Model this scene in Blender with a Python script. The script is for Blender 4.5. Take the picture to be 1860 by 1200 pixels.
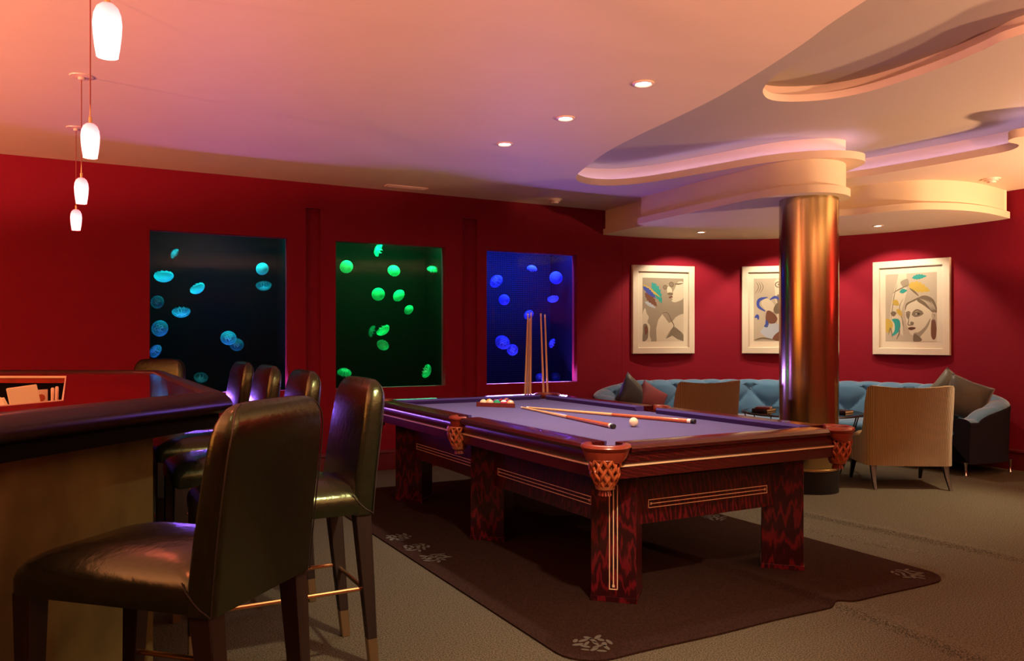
import bpy, bmesh, math, random
from mathutils import Vector, Matrix, Euler
from mathutils.geometry import tessellate_polygon
PI = math.pi
R = math.radians
random.seed(7)
scn = bpy.context.scene
for o in list(bpy.data.objects): bpy.data.objects.remove(o)
COL = scn.collection

# ------------------------------------------------------------------ camera, world, exposure
cam = bpy.data.cameras.new('camera')
cam.sensor_width = 36; cam.lens = 36*1454.85/1860; cam.shift_y = 14.34/1860
cam.clip_start = .05
cam_o = bpy.data.objects.new('camera', cam); COL.objects.link(cam_o)
cam_o.location = (0, 0, 1.3); cam_o.rotation_euler = (PI/2, 0, -.5031)
scn.camera = cam_o
scn.view_settings.view_transform = 'Standard'; scn.view_settings.look = 'None'
scn.view_settings.exposure = 0.0; scn.view_settings.gamma = 1
w = bpy.data.worlds.new('world'); scn.world = w; w.use_nodes = True
w.node_tree.nodes['Background'].inputs[0].default_value = (.02, .012, .01, 1)
w.node_tree.nodes['Background'].inputs[1].default_value = 1

def light(name, kind, loc, energy, col, target=None, size=.06, spot=75, blend=.6, sx=None, sy=None, parent=None):
    l = bpy.data.lights.new(name, kind); l.energy = energy; l.color = col
    if kind == 'AREA':
        l.shape = 'RECTANGLE'; l.size = sx or size; l.size_y = sy or size
    else: l.shadow_soft_size = size
    if kind == 'SPOT': l.spot_size = R(spot); l.spot_blend = blend
    o = bpy.data.objects.new(name, l); COL.objects.link(o); o.location = loc
    if target is not None:
        o.rotation_euler = (Vector(target)-Vector(loc)).to_track_quat('-Z', 'Y').to_euler()
    if parent: o.parent = parent
    return o

ZC = 2.77            # ceiling
WARM = (1, .74, .42)
CANS = [(2.89, 3.68), (2.89, 4.51), (2.87, 5.33)]
for x, y in CANS: light('ceiling_spot', 'SPOT', (x, y, ZC-.02), 120, (1, .82, .66), (x, y, 0), .05, 104, .8)
AC = (5.62, 4.98)    # centre of the round alcove
AR = 2.575
def polar(r, a, z=0): return Vector((AC[0]+r*math.cos(R(a)), AC[1]+r*math.sin(R(a)), z))
ARTA = (78, 46.7, 14)
SOFA_A = (73.5, 45, 17)
for a in SOFA_A: light('soffit_spot', 'SPOT', polar(1.92, a, 2.478), 100, (1, .80, .60), polar(2.5, a, 1.15), .03, 104, .35)
# further recessed lamps of the room, beyond the frame; those around the bar are added for warm sheen
for x, y, e in [(5.95, 2.55, 55), (7.5, 3.35, 620), (4.6, .5, 50), (1.6, 1.35, 560), (-.3, 1.3, 22), (-1.6, 4.3, 110), (-1.9, 6.2, 70), (6.6, .5, 50)]:
    light('room_spot', 'SPOT', (x, y, ZC-.02), e, (1, .80, .50), {1.6: (1.75, 3.3, 0), 7.5: (5.6, 4.1, 0)}.get(x, (x, y, 0)), .06, 56 if x == 7.5 else 70 if x == 1.6 else 90, .9)
# unseen spots added to brighten the ceiling, all outside the picture: behind the bar, behind the camera and in the right-hand part
for x, y, z, e, c in [(-3.3, 4.4, 1.5, 860, (1, .35, .25)), (-2.1, 1.9, 1.5, 400, (1, .34, .24)), (2.2, -1.2, 1.5, 780, (1, .45, .30)),
                      (7.5, 2.2, 1.5, 480, (1, .58, .34)), (5.4, -.6, 1.5, 540, (1, .55, .34))]:
    light('ceiling_fill', 'SPOT', (x, y, z), e, c, (x, y, 2.77), .12, 164, .10)
# spots added to light the unseen golden reflector cabinet behind the bar
for y in (3.4, 5.0, 6.6): light('reflector_spot', 'SPOT', (-3.4, y, 2.74), 620, (1, .72, .36), (-4.2, y, 1.4), .05, 80, .6)
# pendants
PEND = [(.085, 2.41), (.07, 3.79), (.05, 5.10), (.03, 6.37)]
for x, y in PEND: light('pendant_glow', 'POINT', (x, y, 2.10), 16, (1, .17, .10), size=.03)
# aquarium strips, light standing in the three tanks
WIN = [(.593, 1.772), (2.227, 3.376), (3.853, 4.995)]
TANKC = [(.02, .75, .9), (.02, 1, .35), (.06, .12, 1.0)]
TANKE = [26, 46, 75]
WY = 7.557
for (x0, x1), c, e in zip(WIN, TANKC, TANKE):
    light('tank_strip_top', 'AREA', ((x0+x1)/2, WY+.12, 2.395), e, c, ((x0+x1)/2, WY+.30, 1.2), sx=x1-x0-.1, sy=.05)
for (x0, x1), c, e in zip(WIN, [(.34, .14, 1), (.1, .8, .4), (.28, .16, 1)], [20, 1.2, 27]):
    light('tank_strip_bottom', 'AREA', ((x0+x1)/2, WY+.115, .83), e, c, ((x0+x1)/2, WY-1.5, 2.7), sx=x1-x0-.1, sy=.02)

# ------------------------------------------------------------------ materials
def mat(name, col, rough=.5, metal=0, coat=0, spec=.5, noise=None, bump=None, emit=None, sheen=0, trans=0, alpha=None):
    """noise=(scale, col2, detail, stretch xyz, contrast) ; bump=(scale, strength)"""
    m = bpy.data.materials.new(name); m.use_nodes = True
    nt = m.node_tree; N = nt.nodes; L = nt.links; b = N['Principled BSDF']
    b.inputs['Base Color'].default_value = (*col, 1); b.inputs['Roughness'].default_value = rough
    b.inputs['Metallic'].default_value = metal; b.inputs['Coat Weight'].default_value = coat
    b.inputs['Coat Roughness'].default_value = .08
    b.inputs['Specular IOR Level'].default_value = spec
    b.inputs['Sheen Weight'].default_value = sheen
    b.inputs['Transmission Weight'].default_value = trans
    if emit: b.inputs['Emission Color'].default_value = (*emit[0], 1); b.inputs['Emission Strength'].default_value = emit[1]
    if noise or bump:
        tc = N.new('ShaderNodeTexCoord'); mp = N.new('ShaderNodeMapping'); L.new(tc.outputs['Object'], mp.inputs[0])
    if noise:
        sc, c2, det, st, con = noise
        mp.inputs['Scale'].default_value = st
        n = N.new('ShaderNodeTexNoise'); n.inputs['Scale'].default_value = sc; n.inputs['Detail'].default_value = det
        L.new(mp.outputs[0], n.inputs['Vector'])
        cr = N.new('ShaderNodeValToRGB'); cr.color_ramp.elements[0].position = .5-con; cr.color_ramp.elements[1].position = .5+con
        cr.color_ramp.elements[0].color = (*col, 1); cr.color_ramp.elements[1].color = (*c2, 1)
        L.new(n.outputs['Fac'], cr.inputs[0]); L.new(cr.outputs[0], b.inputs['Base Color'])
    if bump:
        n2 = N.new('ShaderNodeTexNoise'); n2.inputs['Scale'].default_value = bump[0]; n2.inputs['Detail'].default_value = 3
        L.new(tc.outputs['Object'], n2.inputs['Vector'])
        bp = N.new('ShaderNodeBump'); bp.inputs['Strength'].default_value = bump[1]; bp.inputs['Distance'].default_value = .01
        L.new(n2.outputs['Fac'], bp.inputs['Height']); L.new(bp.outputs[0], b.inputs['Normal'])
    return m

def wood(name, c1, c2, rough=.25, coat=.5, direction='Z', scale=6, dist=6):
    """figured wood: distorted bands along one direction"""
    m = mat(name, c1, rough, coat=coat)
    nt = m.node_tree; N = nt.nodes; L = nt.links; b = N['Principled BSDF']
    tc = N.new('ShaderNodeTexCoord'); mp = N.new('ShaderNodeMapping'); L.new(tc.outputs['Object'], mp.inputs[0])
    mp.inputs['Scale'].default_value = {'Z': (1.6, 1.6, .35), 'X': (.35, 1.6, 1.6), 'Y': (1.6, .35, 1.6)}[direction]
    wv = N.new('ShaderNodeTexWave'); wv.wave_type = 'BANDS'; wv.bands_direction = 'DIAGONAL'
    wv.inputs['Scale'].default_value = scale; wv.inputs['Distortion'].default_value = dist
    wv.inputs['Detail'].default_value = 3; wv.inputs['Detail Scale'].default_value = 1.5
    L.new(mp.outputs[0], wv.inputs['Vector'])
    cr = N.new('ShaderNodeValToRGB'); cr.color_ramp.elements[0].color = (*c1, 1); cr.color_ramp.elements[1].color = (*c2, 1)
    cr.color_ramp.elements[0].position = .45; cr.color_ramp.elements[1].position = 1.0
    L.new(wv.outputs['Fac'], cr.inputs[0]); L.new(cr.outputs[0], b.inputs['Base Color'])
    return m

def glass_thin(name, tint=(1, 1, 1), ior=1.45):
    m = bpy.data.materials.new(name); m.use_nodes = True; nt = m.node_tree; N = nt.nodes; L = nt.links
    N.remove(N['Principled BSDF']); out = N['Material Output']
    t = N.new('ShaderNodeBsdfTransparent'); t.inputs[0].default_value = (*tint, 1)
    g = N.new('ShaderNodeBsdfGlossy'); g.inputs['Roughness'].default_value = .02
    f = N.new('ShaderNodeFresnel'); f.inputs[0].default_value = ior
    x = N.new('ShaderNodeMixShader'); L.new(f.outputs[0], x.inputs[0]); L.new(t.outputs[0], x.inputs[1]); L.new(g.outputs[0], x.inputs[2])
    L.new(x.outputs[0], out.inputs[0]); return m

def jelly_mat(name, op, tint):
    m = bpy.data.materials.new(name); m.use_nodes = True; nt = m.node_tree; N = nt.nodes; L = nt.links
    N.remove(N['Principled BSDF']); out = N['Material Output']
    t = N.new('ShaderNodeBsdfTransparent')
    d = N.new('ShaderNodeBsdfDiffuse'); d.inputs[0].default_value = (*tint, 1)
    tl = N.new('ShaderNodeBsdfTranslucent'); tl.inputs[0].default_value = (*tint, 1)
    a = N.new('ShaderNodeMixShader'); a.inputs[0].default_value = .5; L.new(d.outputs[0], a.inputs[1]); L.new(tl.outputs[0], a.inputs[2])
    lw = N.new('ShaderNodeLayerWeight'); lw.inputs[0].default_value = .35
    mr = N.new('ShaderNodeMapRange'); mr.inputs['To Min'].default_value = op*.75; mr.inputs['To Max'].default_value = min(1, op*1.35)
    L.new(lw.outputs['Facing'], mr.inputs['Value'])
    x = N.new('ShaderNodeMixShader'); L.new(mr.outputs[0], x.inputs[0]); L.new(t.outputs[0], x.inputs[1]); L.new(a.outputs[0], x.inputs[2])
    L.new(x.outputs[0], out.inputs[0]); return m

def ribbed(name, c1, c2, scale, rough=.8):
    m = mat(name, c1, rough, sheen=.3)
    nt = m.node_tree; N = nt.nodes; L = nt.links; b = N['Principled BSDF']
    uv = N.new('ShaderNodeUVMap'); wv = N.new('ShaderNodeTexWave'); wv.bands_direction = 'X'
    wv.inputs['Scale'].default_value = scale; wv.inputs['Distortion'].default_value = .4; wv.inputs['Detail'].default_value = 1
    L.new(uv.outputs[0], wv.inputs['Vector'])
    cr = N.new('ShaderNodeValToRGB'); cr.color_ramp.elements[0].color = (*c1, 1); cr.color_ramp.elements[1].color = (*c2, 1)
    cr.color_ramp.elements[0].position = .15; cr.color_ramp.elements[1].position = .6
    L.new(wv.outputs['Fac'], cr.inputs[0]); L.new(cr.outputs[0], b.inputs['Base Color'])
    bp = N.new('ShaderNodeBump'); bp.inputs['Distance'].default_value = .004; bp.inputs['Strength'].default_value = .8
    L.new(wv.outputs['Fac'], bp.inputs['Height']); L.new(bp.outputs[0], b.inputs['Normal'])
    return m

M = dict(
 wall=mat('red_wall_fabric', (.185, .001, .010), .8, noise=(90, (.215, .0012, .014), 2, (1, 1, 1), .3), bump=(260, .25), spec=.25),
 base=mat('dark_red_paint', (.10, .004, .006), .45),
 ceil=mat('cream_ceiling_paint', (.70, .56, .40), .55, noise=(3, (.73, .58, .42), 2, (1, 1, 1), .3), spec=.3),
 tray=mat('shaded_tray_paint', (.42, .35, .27), .6, spec=.3),  # shade inside the raised trays, put into a darker ceiling colour
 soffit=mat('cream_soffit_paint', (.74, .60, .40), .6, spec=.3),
 carpet=mat('taupe_carpet', (.022, .018, .012), .95, noise=(150, (.165, .140, .095), 4, (1, 1, 1), .2), bump=(300, 1), spec=.1),
 rug=mat('brown_rug_wool', (.011, .004, .0025), .95, noise=(160, (.044, .017, .011), 4, (1, 1, 1), .2), bump=(420, .9), spec=.1),
 motif=mat('grey_motif_wool', (.055, .048, .040), .95),
 oak=wood('red_brown_figured_oak', (.017, .0010, .0022), (.090, .003, .0065), .3, .2, 'Z', 12, 10),
 oakx=wood('red_brown_figured_oak_rail', (.034, .0022, .0028), (.062, .004, .0045), .26, .35, 'X', 22, 5),
 oaky=wood('red_brown_figured_oak_side', (.034, .0022, .0028), (.062, .004, .0045), .26, .35, 'Y', 22, 5),
 inlay=mat('pale_wood_inlay', (.62, .44, .27), .4),
 dark=mat('black_lacquer', (.004, .003, .003), .6, spec=.2),
 cloth=mat('violet_billiard_cloth', (.098, .082, .21), .9, noise=(5, (.108, .090, .225), 3, (1, 1, 1), .3), bump=(600, .2), spec=.2),
 cushion=mat('dark_violet_cushion_cloth', (.055, .035, .16), .85, spec=.2),
 leatherred=mat('tan_red_pocket_leather', (.17, .020, .009), .3, coat=.3),
 net=mat('woven_orange_leather', (.30, .060, .018), .3, coat=.3),
 lining=mat('brown_basket_lining', (.20, .055, .018), .5),
 gold=mat('gold_reflector_wood', (.62, .42, .15), .5),  # warm colour for the added reflector cabinet
 maple=mat('maple_cue_wood', (.72, .45, .20), .3, coat=.3),
 butt=mat('orange_brown_cue_butt', (.50, .12, .045), .25, coat=.5),
 white=mat('white_ferrule', (.85, .8, .7), .4),
 rubber=mat('black_rubber', (.01, .01, .01), .6),
 ivory=mat('ivory_ball', (.85, .78, .55), .12, coat=.6),
 leather=mat('dark_olive_leather', (.0045, .0055, .0028), .25, noise=(9, (.008, .009, .005), 4, (1, 1, 1), .3), bump=(38, .14), spec=.8),
 seam=mat('leather_piping', (.012, .010, .008), .5),
 legwood=mat('dark_reddish_leg_wood', (.006, .003, .002), .5, noise=(8, (.013, .005, .003), 4, (6, 6, .6), .25)),
 brass=mat('satin_brass', (.75, .48, .22), .25, metal=1),
 dullbrass=mat('dull_brass_cap', (.42, .32, .18), .4, metal=1),
 chrome=mat('polished_chrome', (.8, .8, .8), .1, metal=1),
 bartop=mat('glossy_red_mahogany', (.22, .004, .006), .12, coat=1, noise=(5, (.34, .010, .012), 5, (1.2, .18, 1), .25)),
 baredge=mat('dark_bar_edge_wood', (.018, .005, .003), .32, spec=.4),
 barunder=mat('black_bar_underside', (.002, .0015, .0015), .9, spec=.1),
 bronze=mat('mottled_bronze_panel', (.050, .040, .014), .42, noise=(4, (.21, .17, .06), 6, (1, 1, .7), .28), metal=.35),
 pillar=mat('brushed_bronze_metal', (.52, .42, .20), .19, metal=1),
 pillarseam=mat('dark_metal_seam', (.05, .03, .015), .4, metal=1),
 blue=mat('teal_blue_velvet', (.018, .105, .205), .7, noise=(6, (.028, .14, .26), 3, (1, 1, 1), .3), bump=(30, .15), sheen=.6),
 bluedark=mat('navy_sofa_outer_fabric', (.010, .010, .020), .85, spec=.2),
 brownribs=ribbed('gold_brown_corduroy', (.085, .048, .013), (.30, .19, .062), 32),
 chairseat=mat('beige_seat_fabric', (.42, .30, .15), .8),
 blackwood=mat('ebonised_leg_wood', (.006, .004, .004), .35),
 pillowdark=mat('dark_brown_cushion', (.02, .014, .012), .8), pillowgreen=mat('olive_satin_cushion', (.055, .055, .030), .5, bump=(14, .35), sheen=.3),
 pillowred=mat('maroon_cushion', (.20, .035, .04), .7), pillowolive=mat('olive_grey_cushion', (.028, .026, .015), .55, bump=(12, .5), sheen=.3),
 frame=mat('cream_white_frame', (.60, .54, .40), .4), matb=mat('cream_mat_board', (.58, .52, .38), .8),
 glass=glass_thin('clear_tank_glass', (1, 1, 1), 1.11), tabletop=glass_thin('clear_table_glass', (.75, .85, .8)),
 metal=mat('thin_dark_metal', (.05, .045, .035), .35, metal=.8),
 canring=mat('can_trim_ring', (.75, .55, .42), .35), lamp=mat('lit_can_lamp', (1, 1, 1), .5, emit=((1, .93, .8), 14)),
 shade=mat('lit_pink_glass_shade', (1, .6, .6), .4, emit=((1, .6, .6), 1.9)),
 cord=mat('pendant_cord', (.25, .05, .03), .5),
 plastic=mat('cream_plastic', (.75, .58, .45), .5), black=mat('flat_black', (.004, .004, .004), .8),
 led=mat('cove_light_strip', (1, 1, 1), .5, emit=((.60, .45, 1), 5.5)),
 paper=mat('cream_paper', (.72, .68, .40), .8), bonewhite=mat('bone_white_metal', (.75, .6, .4), .4),
 tankc=mat('dark_teal_tank_lining', (.0006, .0022, .0035), .9, spec=.05, noise=(1.2, (.0008, .004, .002), 2, (1, 1, 1), .15)),
 tankg=mat('dark_green_tank_lining', (.002, .004, .002), .9, spec=.05),
 tankb=mat('dark_blue_tank_lining', (.004, .004, .016), .9, spec=.05),
)
for k_, c_ in (('leather', (.8, 1, .55)), ('baredge', (.8, .8, .6))): M[k_].node_tree.nodes['Principled BSDF'].inputs['Specular Tint'].default_value = (*c_, 1)
# the glass shades glow whiter towards the lamp at the bottom
_nt = M['shade'].node_tree; _g = _nt.nodes.new('ShaderNodeTexCoord'); _s = _nt.nodes.new('ShaderNodeSeparateXYZ'); _nt.links.new(_g.outputs['Object'], _s.inputs[0])
_m = _nt.nodes.new('ShaderNodeMapRange'); _m.inputs[1].default_value = 2.06; _m.inputs[2].default_value = 2.20; _nt.links.new(_s.outputs[2], _m.inputs[0])
_r = _nt.nodes.new('ShaderNodeValToRGB'); _r.color_ramp.elements[0].color = (1, .62, .62, 1); _r.color_ramp.elements[1].color = (.75, .13, .17, 1)
_e = _r.color_ramp.elements.new(.62); _e.color = (1, .50, .53, 1)
_nt.links.new(_m.outputs[0], _r.inputs[0]); _nt.links.new(_r.outputs[0], _nt.nodes['Principled BSDF'].inputs['Emission Color'])
# fine dot grid on the lining of the blue tank
def dots(m, col, step):
    nt = m.node_tree; N = nt.nodes; L = nt.links; b = N['Principled BSDF']
    tc = N.new('ShaderNodeTexCoord'); v = N.new('ShaderNodeVectorMath'); v.operation = 'SCALE'; v.inputs['Scale'].default_value = 1/step
    L.new(tc.outputs['Object'], v.inputs[0]); fr = N.new('ShaderNodeVectorMath'); fr.operation = 'FRACTION'; L.new(v.outputs[0], fr.inputs[0])
    sx = N.new('ShaderNodeSeparateXYZ'); L.new(fr.outputs[0], sx.inputs[0])
    cb = N.new('ShaderNodeCombineXYZ'); L.new(sx.outputs[0], cb.inputs[0]); L.new(sx.outputs[2], cb.inputs[1])
    ds = N.new('ShaderNodeVectorMath'); ds.operation = 'DISTANCE'; L.new(cb.outputs[0], ds.inputs[0]); ds.inputs[1].default_value = (.5, .5, 0)
    lt = N.new('ShaderNodeMath'); lt.operation = 'LESS_THAN'; lt.inputs[1].default_value = .24; L.new(ds.outputs['Value'], lt.inputs[0])
    mx = N.new('ShaderNodeMix'); mx.data_type = 'RGBA'; L.new(lt.outputs[0], mx.inputs[0])
    mx.inputs[6].default_value = b.inputs['Base Color'].default_value; mx.inputs[7].default_value = (*col, 1)
    L.new(mx.outputs[2], b.inputs['Base Color'])
dots(M['tankb'], (.014, .018, .05), .024)

# ------------------------------------------------------------------ mesh helpers
class MB:
    def __init__(s): s.v = []; s.f = []; s.mi = []; s.uv = {}
    def add(s, vs, fs, mi=0, T=None):
        o = len(s.v)
        for p in vs: s.v.append(tuple(T @ Vector(p)) if T is not None else tuple(p))
        for f in fs: s.f.append([i+o for i in f]); s.mi.append(mi)
        return s
    def box(s, x0, x1, y0, y1, z0, z1, mi=0, T=None):
        vs = [(x, y, z) for z in (z0, z1) for y in (y0, y1) for x in (x0, x1)]
        return s.add(vs, [(0, 2, 3, 1), (4, 5, 7, 6), (0, 1, 5, 4), (2, 6, 7, 3), (0, 4, 6, 2), (1, 3, 7, 5)], mi, T)
    def loft(s, rings, closed=True, caps=True, mi=0, T=None):
        """rings: list of equal-length point lists"""
        n = len(rings[0]); vs = [p for r in rings for p in r]; fs = []
        for i in range(len(rings)-1):
            for j in range(n if closed else n-1):
                a = i*n+j; b = i*n+(j+1) % n; fs.append((a, b, b+n, a+n))
        if caps:
            fs.append(tuple(reversed(range(n)))); fs.append(tuple(range((len(rings)-1)*n, len(rings)*n)))
        return s.add(vs, fs, mi, T)
    def tube(s, pts, r, n=8, mi=0, T=None, caps=True):
        pts = [Vector(p) for p in pts]; rr = r if isinstance(r, (list, tuple)) else [r]*len(pts)
        rings = []; up = None
        for i, p in enumerate(pts):
            d = (pts[min(i+1, len(pts)-1)]-pts[max(i-1, 0)]).normalized()
            if up is None: up = d.orthogonal().normalized()
            u = (up-d*up.dot(d)).normalized(); w_ = d.cross(u); up = u
            rings.append([tuple(p+(u*math.cos(2*PI*k/n)+w_*math.sin(2*PI*k/n))*rr[i]) for k in range(n)])
        return s.loft(rings, True, caps, mi, T)
    def lathe(s, prof, n=24, mi=0, T=None, caps=False):
        rings = [[(r*math.cos(2*PI*k/n), r*math.sin(2*PI*k/n), z) for k in range(n)] for r, z in prof]
        return s.loft(rings, True, caps, mi, T)
    def build(s, name, m, parent=None, smooth=35, bev=0, recalc=True, loc=None):
        me = bpy.data.meshes.new(name); me.from_pydata(s.v, [], s.f)
        ms = m if isinstance(m, list) else [m]
        for x in ms: me.materials.append(x)
        if len(ms) > 1: me.polygons.foreach_set('material_index', s.mi)
        if recalc:
            b = bmesh.new(); b.from_mesh(me); bmesh.ops.recalc_face_normals(b, faces=b.faces); b.to_mesh(me); b.free()
        if smooth:
            me.polygons.foreach_set('use_smooth', [True]*len(me.polygons)); me.set_sharp_from_angle(angle=R(smooth))
        o = bpy.data.objects.new(name, me); COL.objects.link(o)
        if loc is not None: o.location = loc
        if parent: o.parent = parent
        if bev:
            md = o.modifiers.new('bevel', 'BEVEL'); md.width = bev; md.segments = 2; md.limit_method = 'ANGLE'; md.angle_limit = R(50)
        return o

def rrect(hx, hy, r, n=5, cx=0, cy=0, z=0):
    r = min(r, hx-.0005, hy-.0005); out = []
    for q, (sx, sy) in enumerate(((1, 1), (-1, 1), (-1, -1), (1, -1))):
        for k in range(n+1):
            a = q*PI/2+k*PI/2/n
            out.append((cx+sx*(hx-r)+r*math.cos(a), cy+sy*(hy-r)+r*math.sin(a), z))
    return out
def smooth_loop(pts, sub=6, closed=True):
    n = len(pts); out = []; rng = range(n) if closed else range(n-1)
    for i in rng:
        g = (lambda k: Vector(pts[k % n])) if closed else (lambda k: Vector(pts[max(0, min(n-1, k))]))
        p0, p1, p2, p3 = g(i-1), g(i), g(i+1), g(i+2)
        for k in range(sub):
            t = k/sub
            out.append(tuple(.5*((2*p1)+(p2-p0)*t+(2*p0-5*p1+4*p2-p3)*t*t+(3*p1-p0-3*p2+p3)*t**3)))
    if not closed: out.append(tuple(pts[-1]))
    return out
def offset_loop(pts, d):
    """grow a counter-clockwise 2D loop outward by d"""
    n = len(pts); A = sum(pts[i][0]*pts[(i+1) % n][1]-pts[(i+1) % n][0]*pts[i][1] for i in range(n))
    sgn = 1 if A > 0 else -1; out = []
    for i in range(n):
        a = Vector(pts[i-1][:2]); b = Vector(pts[(i+1) % n][:2]); t = (b-a)
        if t.length < 1e-9: t = Vector((1, 0))
        t.normalize(); out.append((pts[i][0]+t.y*d*sgn, pts[i][1]-t.x*d*sgn))
    return out
def flat(mb, loops, z, mi=0):
    ls = [[Vector((p[0], p[1], 0)) for p in l] for l in loops]
    tris = tessellate_polygon(ls); vs = [(p.x, p.y, z) for l in ls for p in l]
    mb.add(vs, [tuple(t) for t in tris], mi)
def wallstrip(mb, loop, z0, z1, closed=True, mi=0):
    mb.loft([[(p[0], p[1], z0) for p in loop], [(p[0], p[1], z1) for p in loop]], closed, False, mi)

def tag(o, label, cat, group=None, kind=None):
    if label: o['label'] = label
    if cat: o['category'] = cat
    if group: o['group'] = group
    if kind: o['kind'] = kind
    return o
def thing(name, label, cat, loc=(0, 0, 0), rz=0, group=None):
    o = bpy.data.objects.new(name, None); COL.objects.link(o); o.empty_display_size = .1
    o.location = loc; o.rotation_euler = (0, 0, rz)
    return tag(o, label, cat, group)
def struct(o): o['kind'] = 'structure'; return o
def copy_tree(o, parent=None):
    c = o.copy(); COL.objects.link(c)
    if parent: c.parent = parent
    for ch in [x for x in bpy.data.objects if x.parent == o and x != c]: copy_tree(ch, c)
    return c
def dup(o, loc, rz=None, label=None, group=None):
    c = copy_tree(o); c.location = loc
    if rz is not None: c.rotation_euler = (0, 0, rz)
    if label: c['label'] = label
    if group: c['group'] = group
    return c

# ------------------------------------------------------------------ floor with carpet buckles
def ridge(x, y):
    h = 0
    def one(xr, y0, y1, amp, wd):      # a fold: steep on its left side, gentle on its right
        f = max(0, min(1, (y-y0)/.4))*max(0, min(1, (y1-y)/.5))
        return amp*f*math.exp(-((x-xr)/(wd*.45 if x < xr else wd*2.6))**2)
    h += one(3.19+.05*math.sin((y-2)*2.2), 1.2, 4.4, .026, .038)
    h += one(4.72+.09*(4-y), 2.4, 4.6, .024, .040)
    h += one(4.35+.12*(4-y), 2.9, 4.6, .006, .05)
    return h
def frange(a, b, s):
    n = max(1, round(abs(b-a)/s)); return [a+(b-a)*i/n for i in range(n+1)]
mb = MB()
xs = frange(-4.5, 0, 1.5)[:-1]+frange(0, 2.8, .2)[:-1]+frange(2.8, 5.2, .0125)[:-1]+frange(5.2, 8.3, .31)
ys = frange(-4, 1, 1)[:-1]+frange(1, 5, .1)[:-1]+frange(5, 7.7, .3)
vs = [(x, y, ridge(x, y)) for y in ys for x in xs]; nx = len(xs)
mb.add(vs, [(j*nx+i, j*nx+i+1, (j+1)*nx+i+1, (j+1)*nx+i) for j in range(len(ys)-1) for i in range(nx-1)])
struct(mb.build('floor', M['carpet'], smooth=60))

# rug under the table
RX0, RX1, RY0, RY1 = 1.75, 4.18, 2.64, 6.64
mb = MB()
def rug_r(x, y):   # snap x to rounded rectangle extents at this y
    r = .17
    dy = max(0, (RY0+r)-y, y-(RY1-r)); ins = r-math.sqrt(max(0, r*r-dy*dy)); return RX0+ins, RX1-ins
rys = [RY0+.17*(1-math.cos(k*PI/2/6)) for k in range(6)]+frange(RY0+.17, RY1-.17, .1)+[RY1-.17*(1-math.cos(k*PI/2/6)) for k in range(5, -1, -1)]
rings = []
rn = 200
for y in rys:
    a, b = rug_r(0, y); wob = .010*math.sin(y*5)
    rings.append([(a+(b-a)*i/rn, y+.004*math.sin(i*.09), ridge(a+(b-a)*i/rn, y)+.009) for i in range(rn+1)])
mb.loft(rings, False, False)
edge = [r[0] for r in rings]+rings[-1][1:]+[r[-1] for r in reversed(rings[:-1])]+list(reversed(rings[0][1:-1]))
mb.loft([edge, [(p[0], p[1], ridge(p[0], p[1])-.001) for p in edge]], True, False)
rug = mb.build('rug', M['rug'], smooth=60)
tag(rug, 'dark brown wool rug with rounded corners lying under the billiard table', 'rug')
def motif(cx, cy, s, seed):
    rd = random.Random(seed); mb = MB()
    for k in range(17):
        a = rd.random()*2*PI; q = math.sqrt((k+.5)/17)*s; px, py = cx+q*math.cos(k*2.4), cy+q*math.sin(k*2.4)
        l, wd = .018+rd.random()*.012, .008+rd.random()*.005
        pts = [(px+l*math.cos(t)*math.cos(a)-wd*math.sin(t)*math.sin(a), py+l*math.cos(t)*math.sin(a)+wd*math.sin(t)*math.cos(a)) for t in [2*PI*i/10 for i in range(10)]]
        mb.add([(p[0], p[1], ridge(*p)+.0105) for p in pts], [tuple(range(10))])
    tag(mb.build('leaf_motif', M['motif'], rug, smooth=0), 'pale grey scattered leaf motif woven near the rug edge', None)
for i, (x, y) in enumerate([(1.862, 4.911), (1.866, 4.62), (1.875, 4.347), (1.93, 2.80), (4.02, 2.80), (4.06, 4.35), (1.90, 6.45), (4.04, 6.45)]): motif(x, y, .085, i)

# ------------------------------------------------------------------ walls
NX = 5.62
arc = [tuple(polar(AR, a)[:2]) for a in frange(90, 0, 3)]
# straight wall with three openings
def wallrect(mb, x0, x1, z0, z1, y): mb.add([(x0, y, z0), (x1, y, z0), (x1, y, z1), (x0, y, z1)], [(0, 1, 2, 3)])
SZ0, SZ1 = .815, 2.237
GR = [(1.94, 2.08, 2.53), (3.57, 3.74, 2.55)]   # shallow vertical grooves between the tanks
mb = MB(); T_ = .10
xsb = sorted({-4.6, 5.63, *[v for p in WIN for v in p], *[v for g in GR for v in g[:2]]})
for x0, x1 in zip(xsb[:-1], xsb[1:]):
    win = any(abs(x0-a) < 1e-6 for a, b in WIN); g = next((g for g in GR if abs(x0-g[0]) < 1e-6), None)
    if win:
        mb.box(x0, x1, WY, WY+T_, 0, SZ0); mb.box(x0, x1, WY, WY+T_, SZ1, 2.9)
    elif g:
        mb.box(x0, x1, WY+.035, WY+T_, 0, g[2]); mb.box(x0, x1, WY, WY+T_, g[2], 2.9)
    else: mb.box(x0, x1, WY, WY+T_, 0, 2.9)
struct(mb.build('wall_back', M['wall'], smooth=0))
mb = MB(); wallstrip(mb, arc, 0, 2.9, False)
outer = [tuple(polar(AR+.1, a)[:2]) for a in frange(90, 0, 3)]
mb = MB(); lp = arc+list(reversed(outer)); wallstrip(mb, lp, 0, 2.9); struct(mb.build('wall_curved', M['wall'], smooth=40))
mb = MB(); mb.box(AC[0]+AR, AC[0]+AR+.1, -4, AC[1], 0, 2.9); struct(mb.build('wall_right', M['wall'], smooth=0))
mb = MB(); mb.box(-4.6, -4.5, -4, WY, 0, 2.9); struct(mb.build('wall_left', M['wall'], smooth=0))
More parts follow.
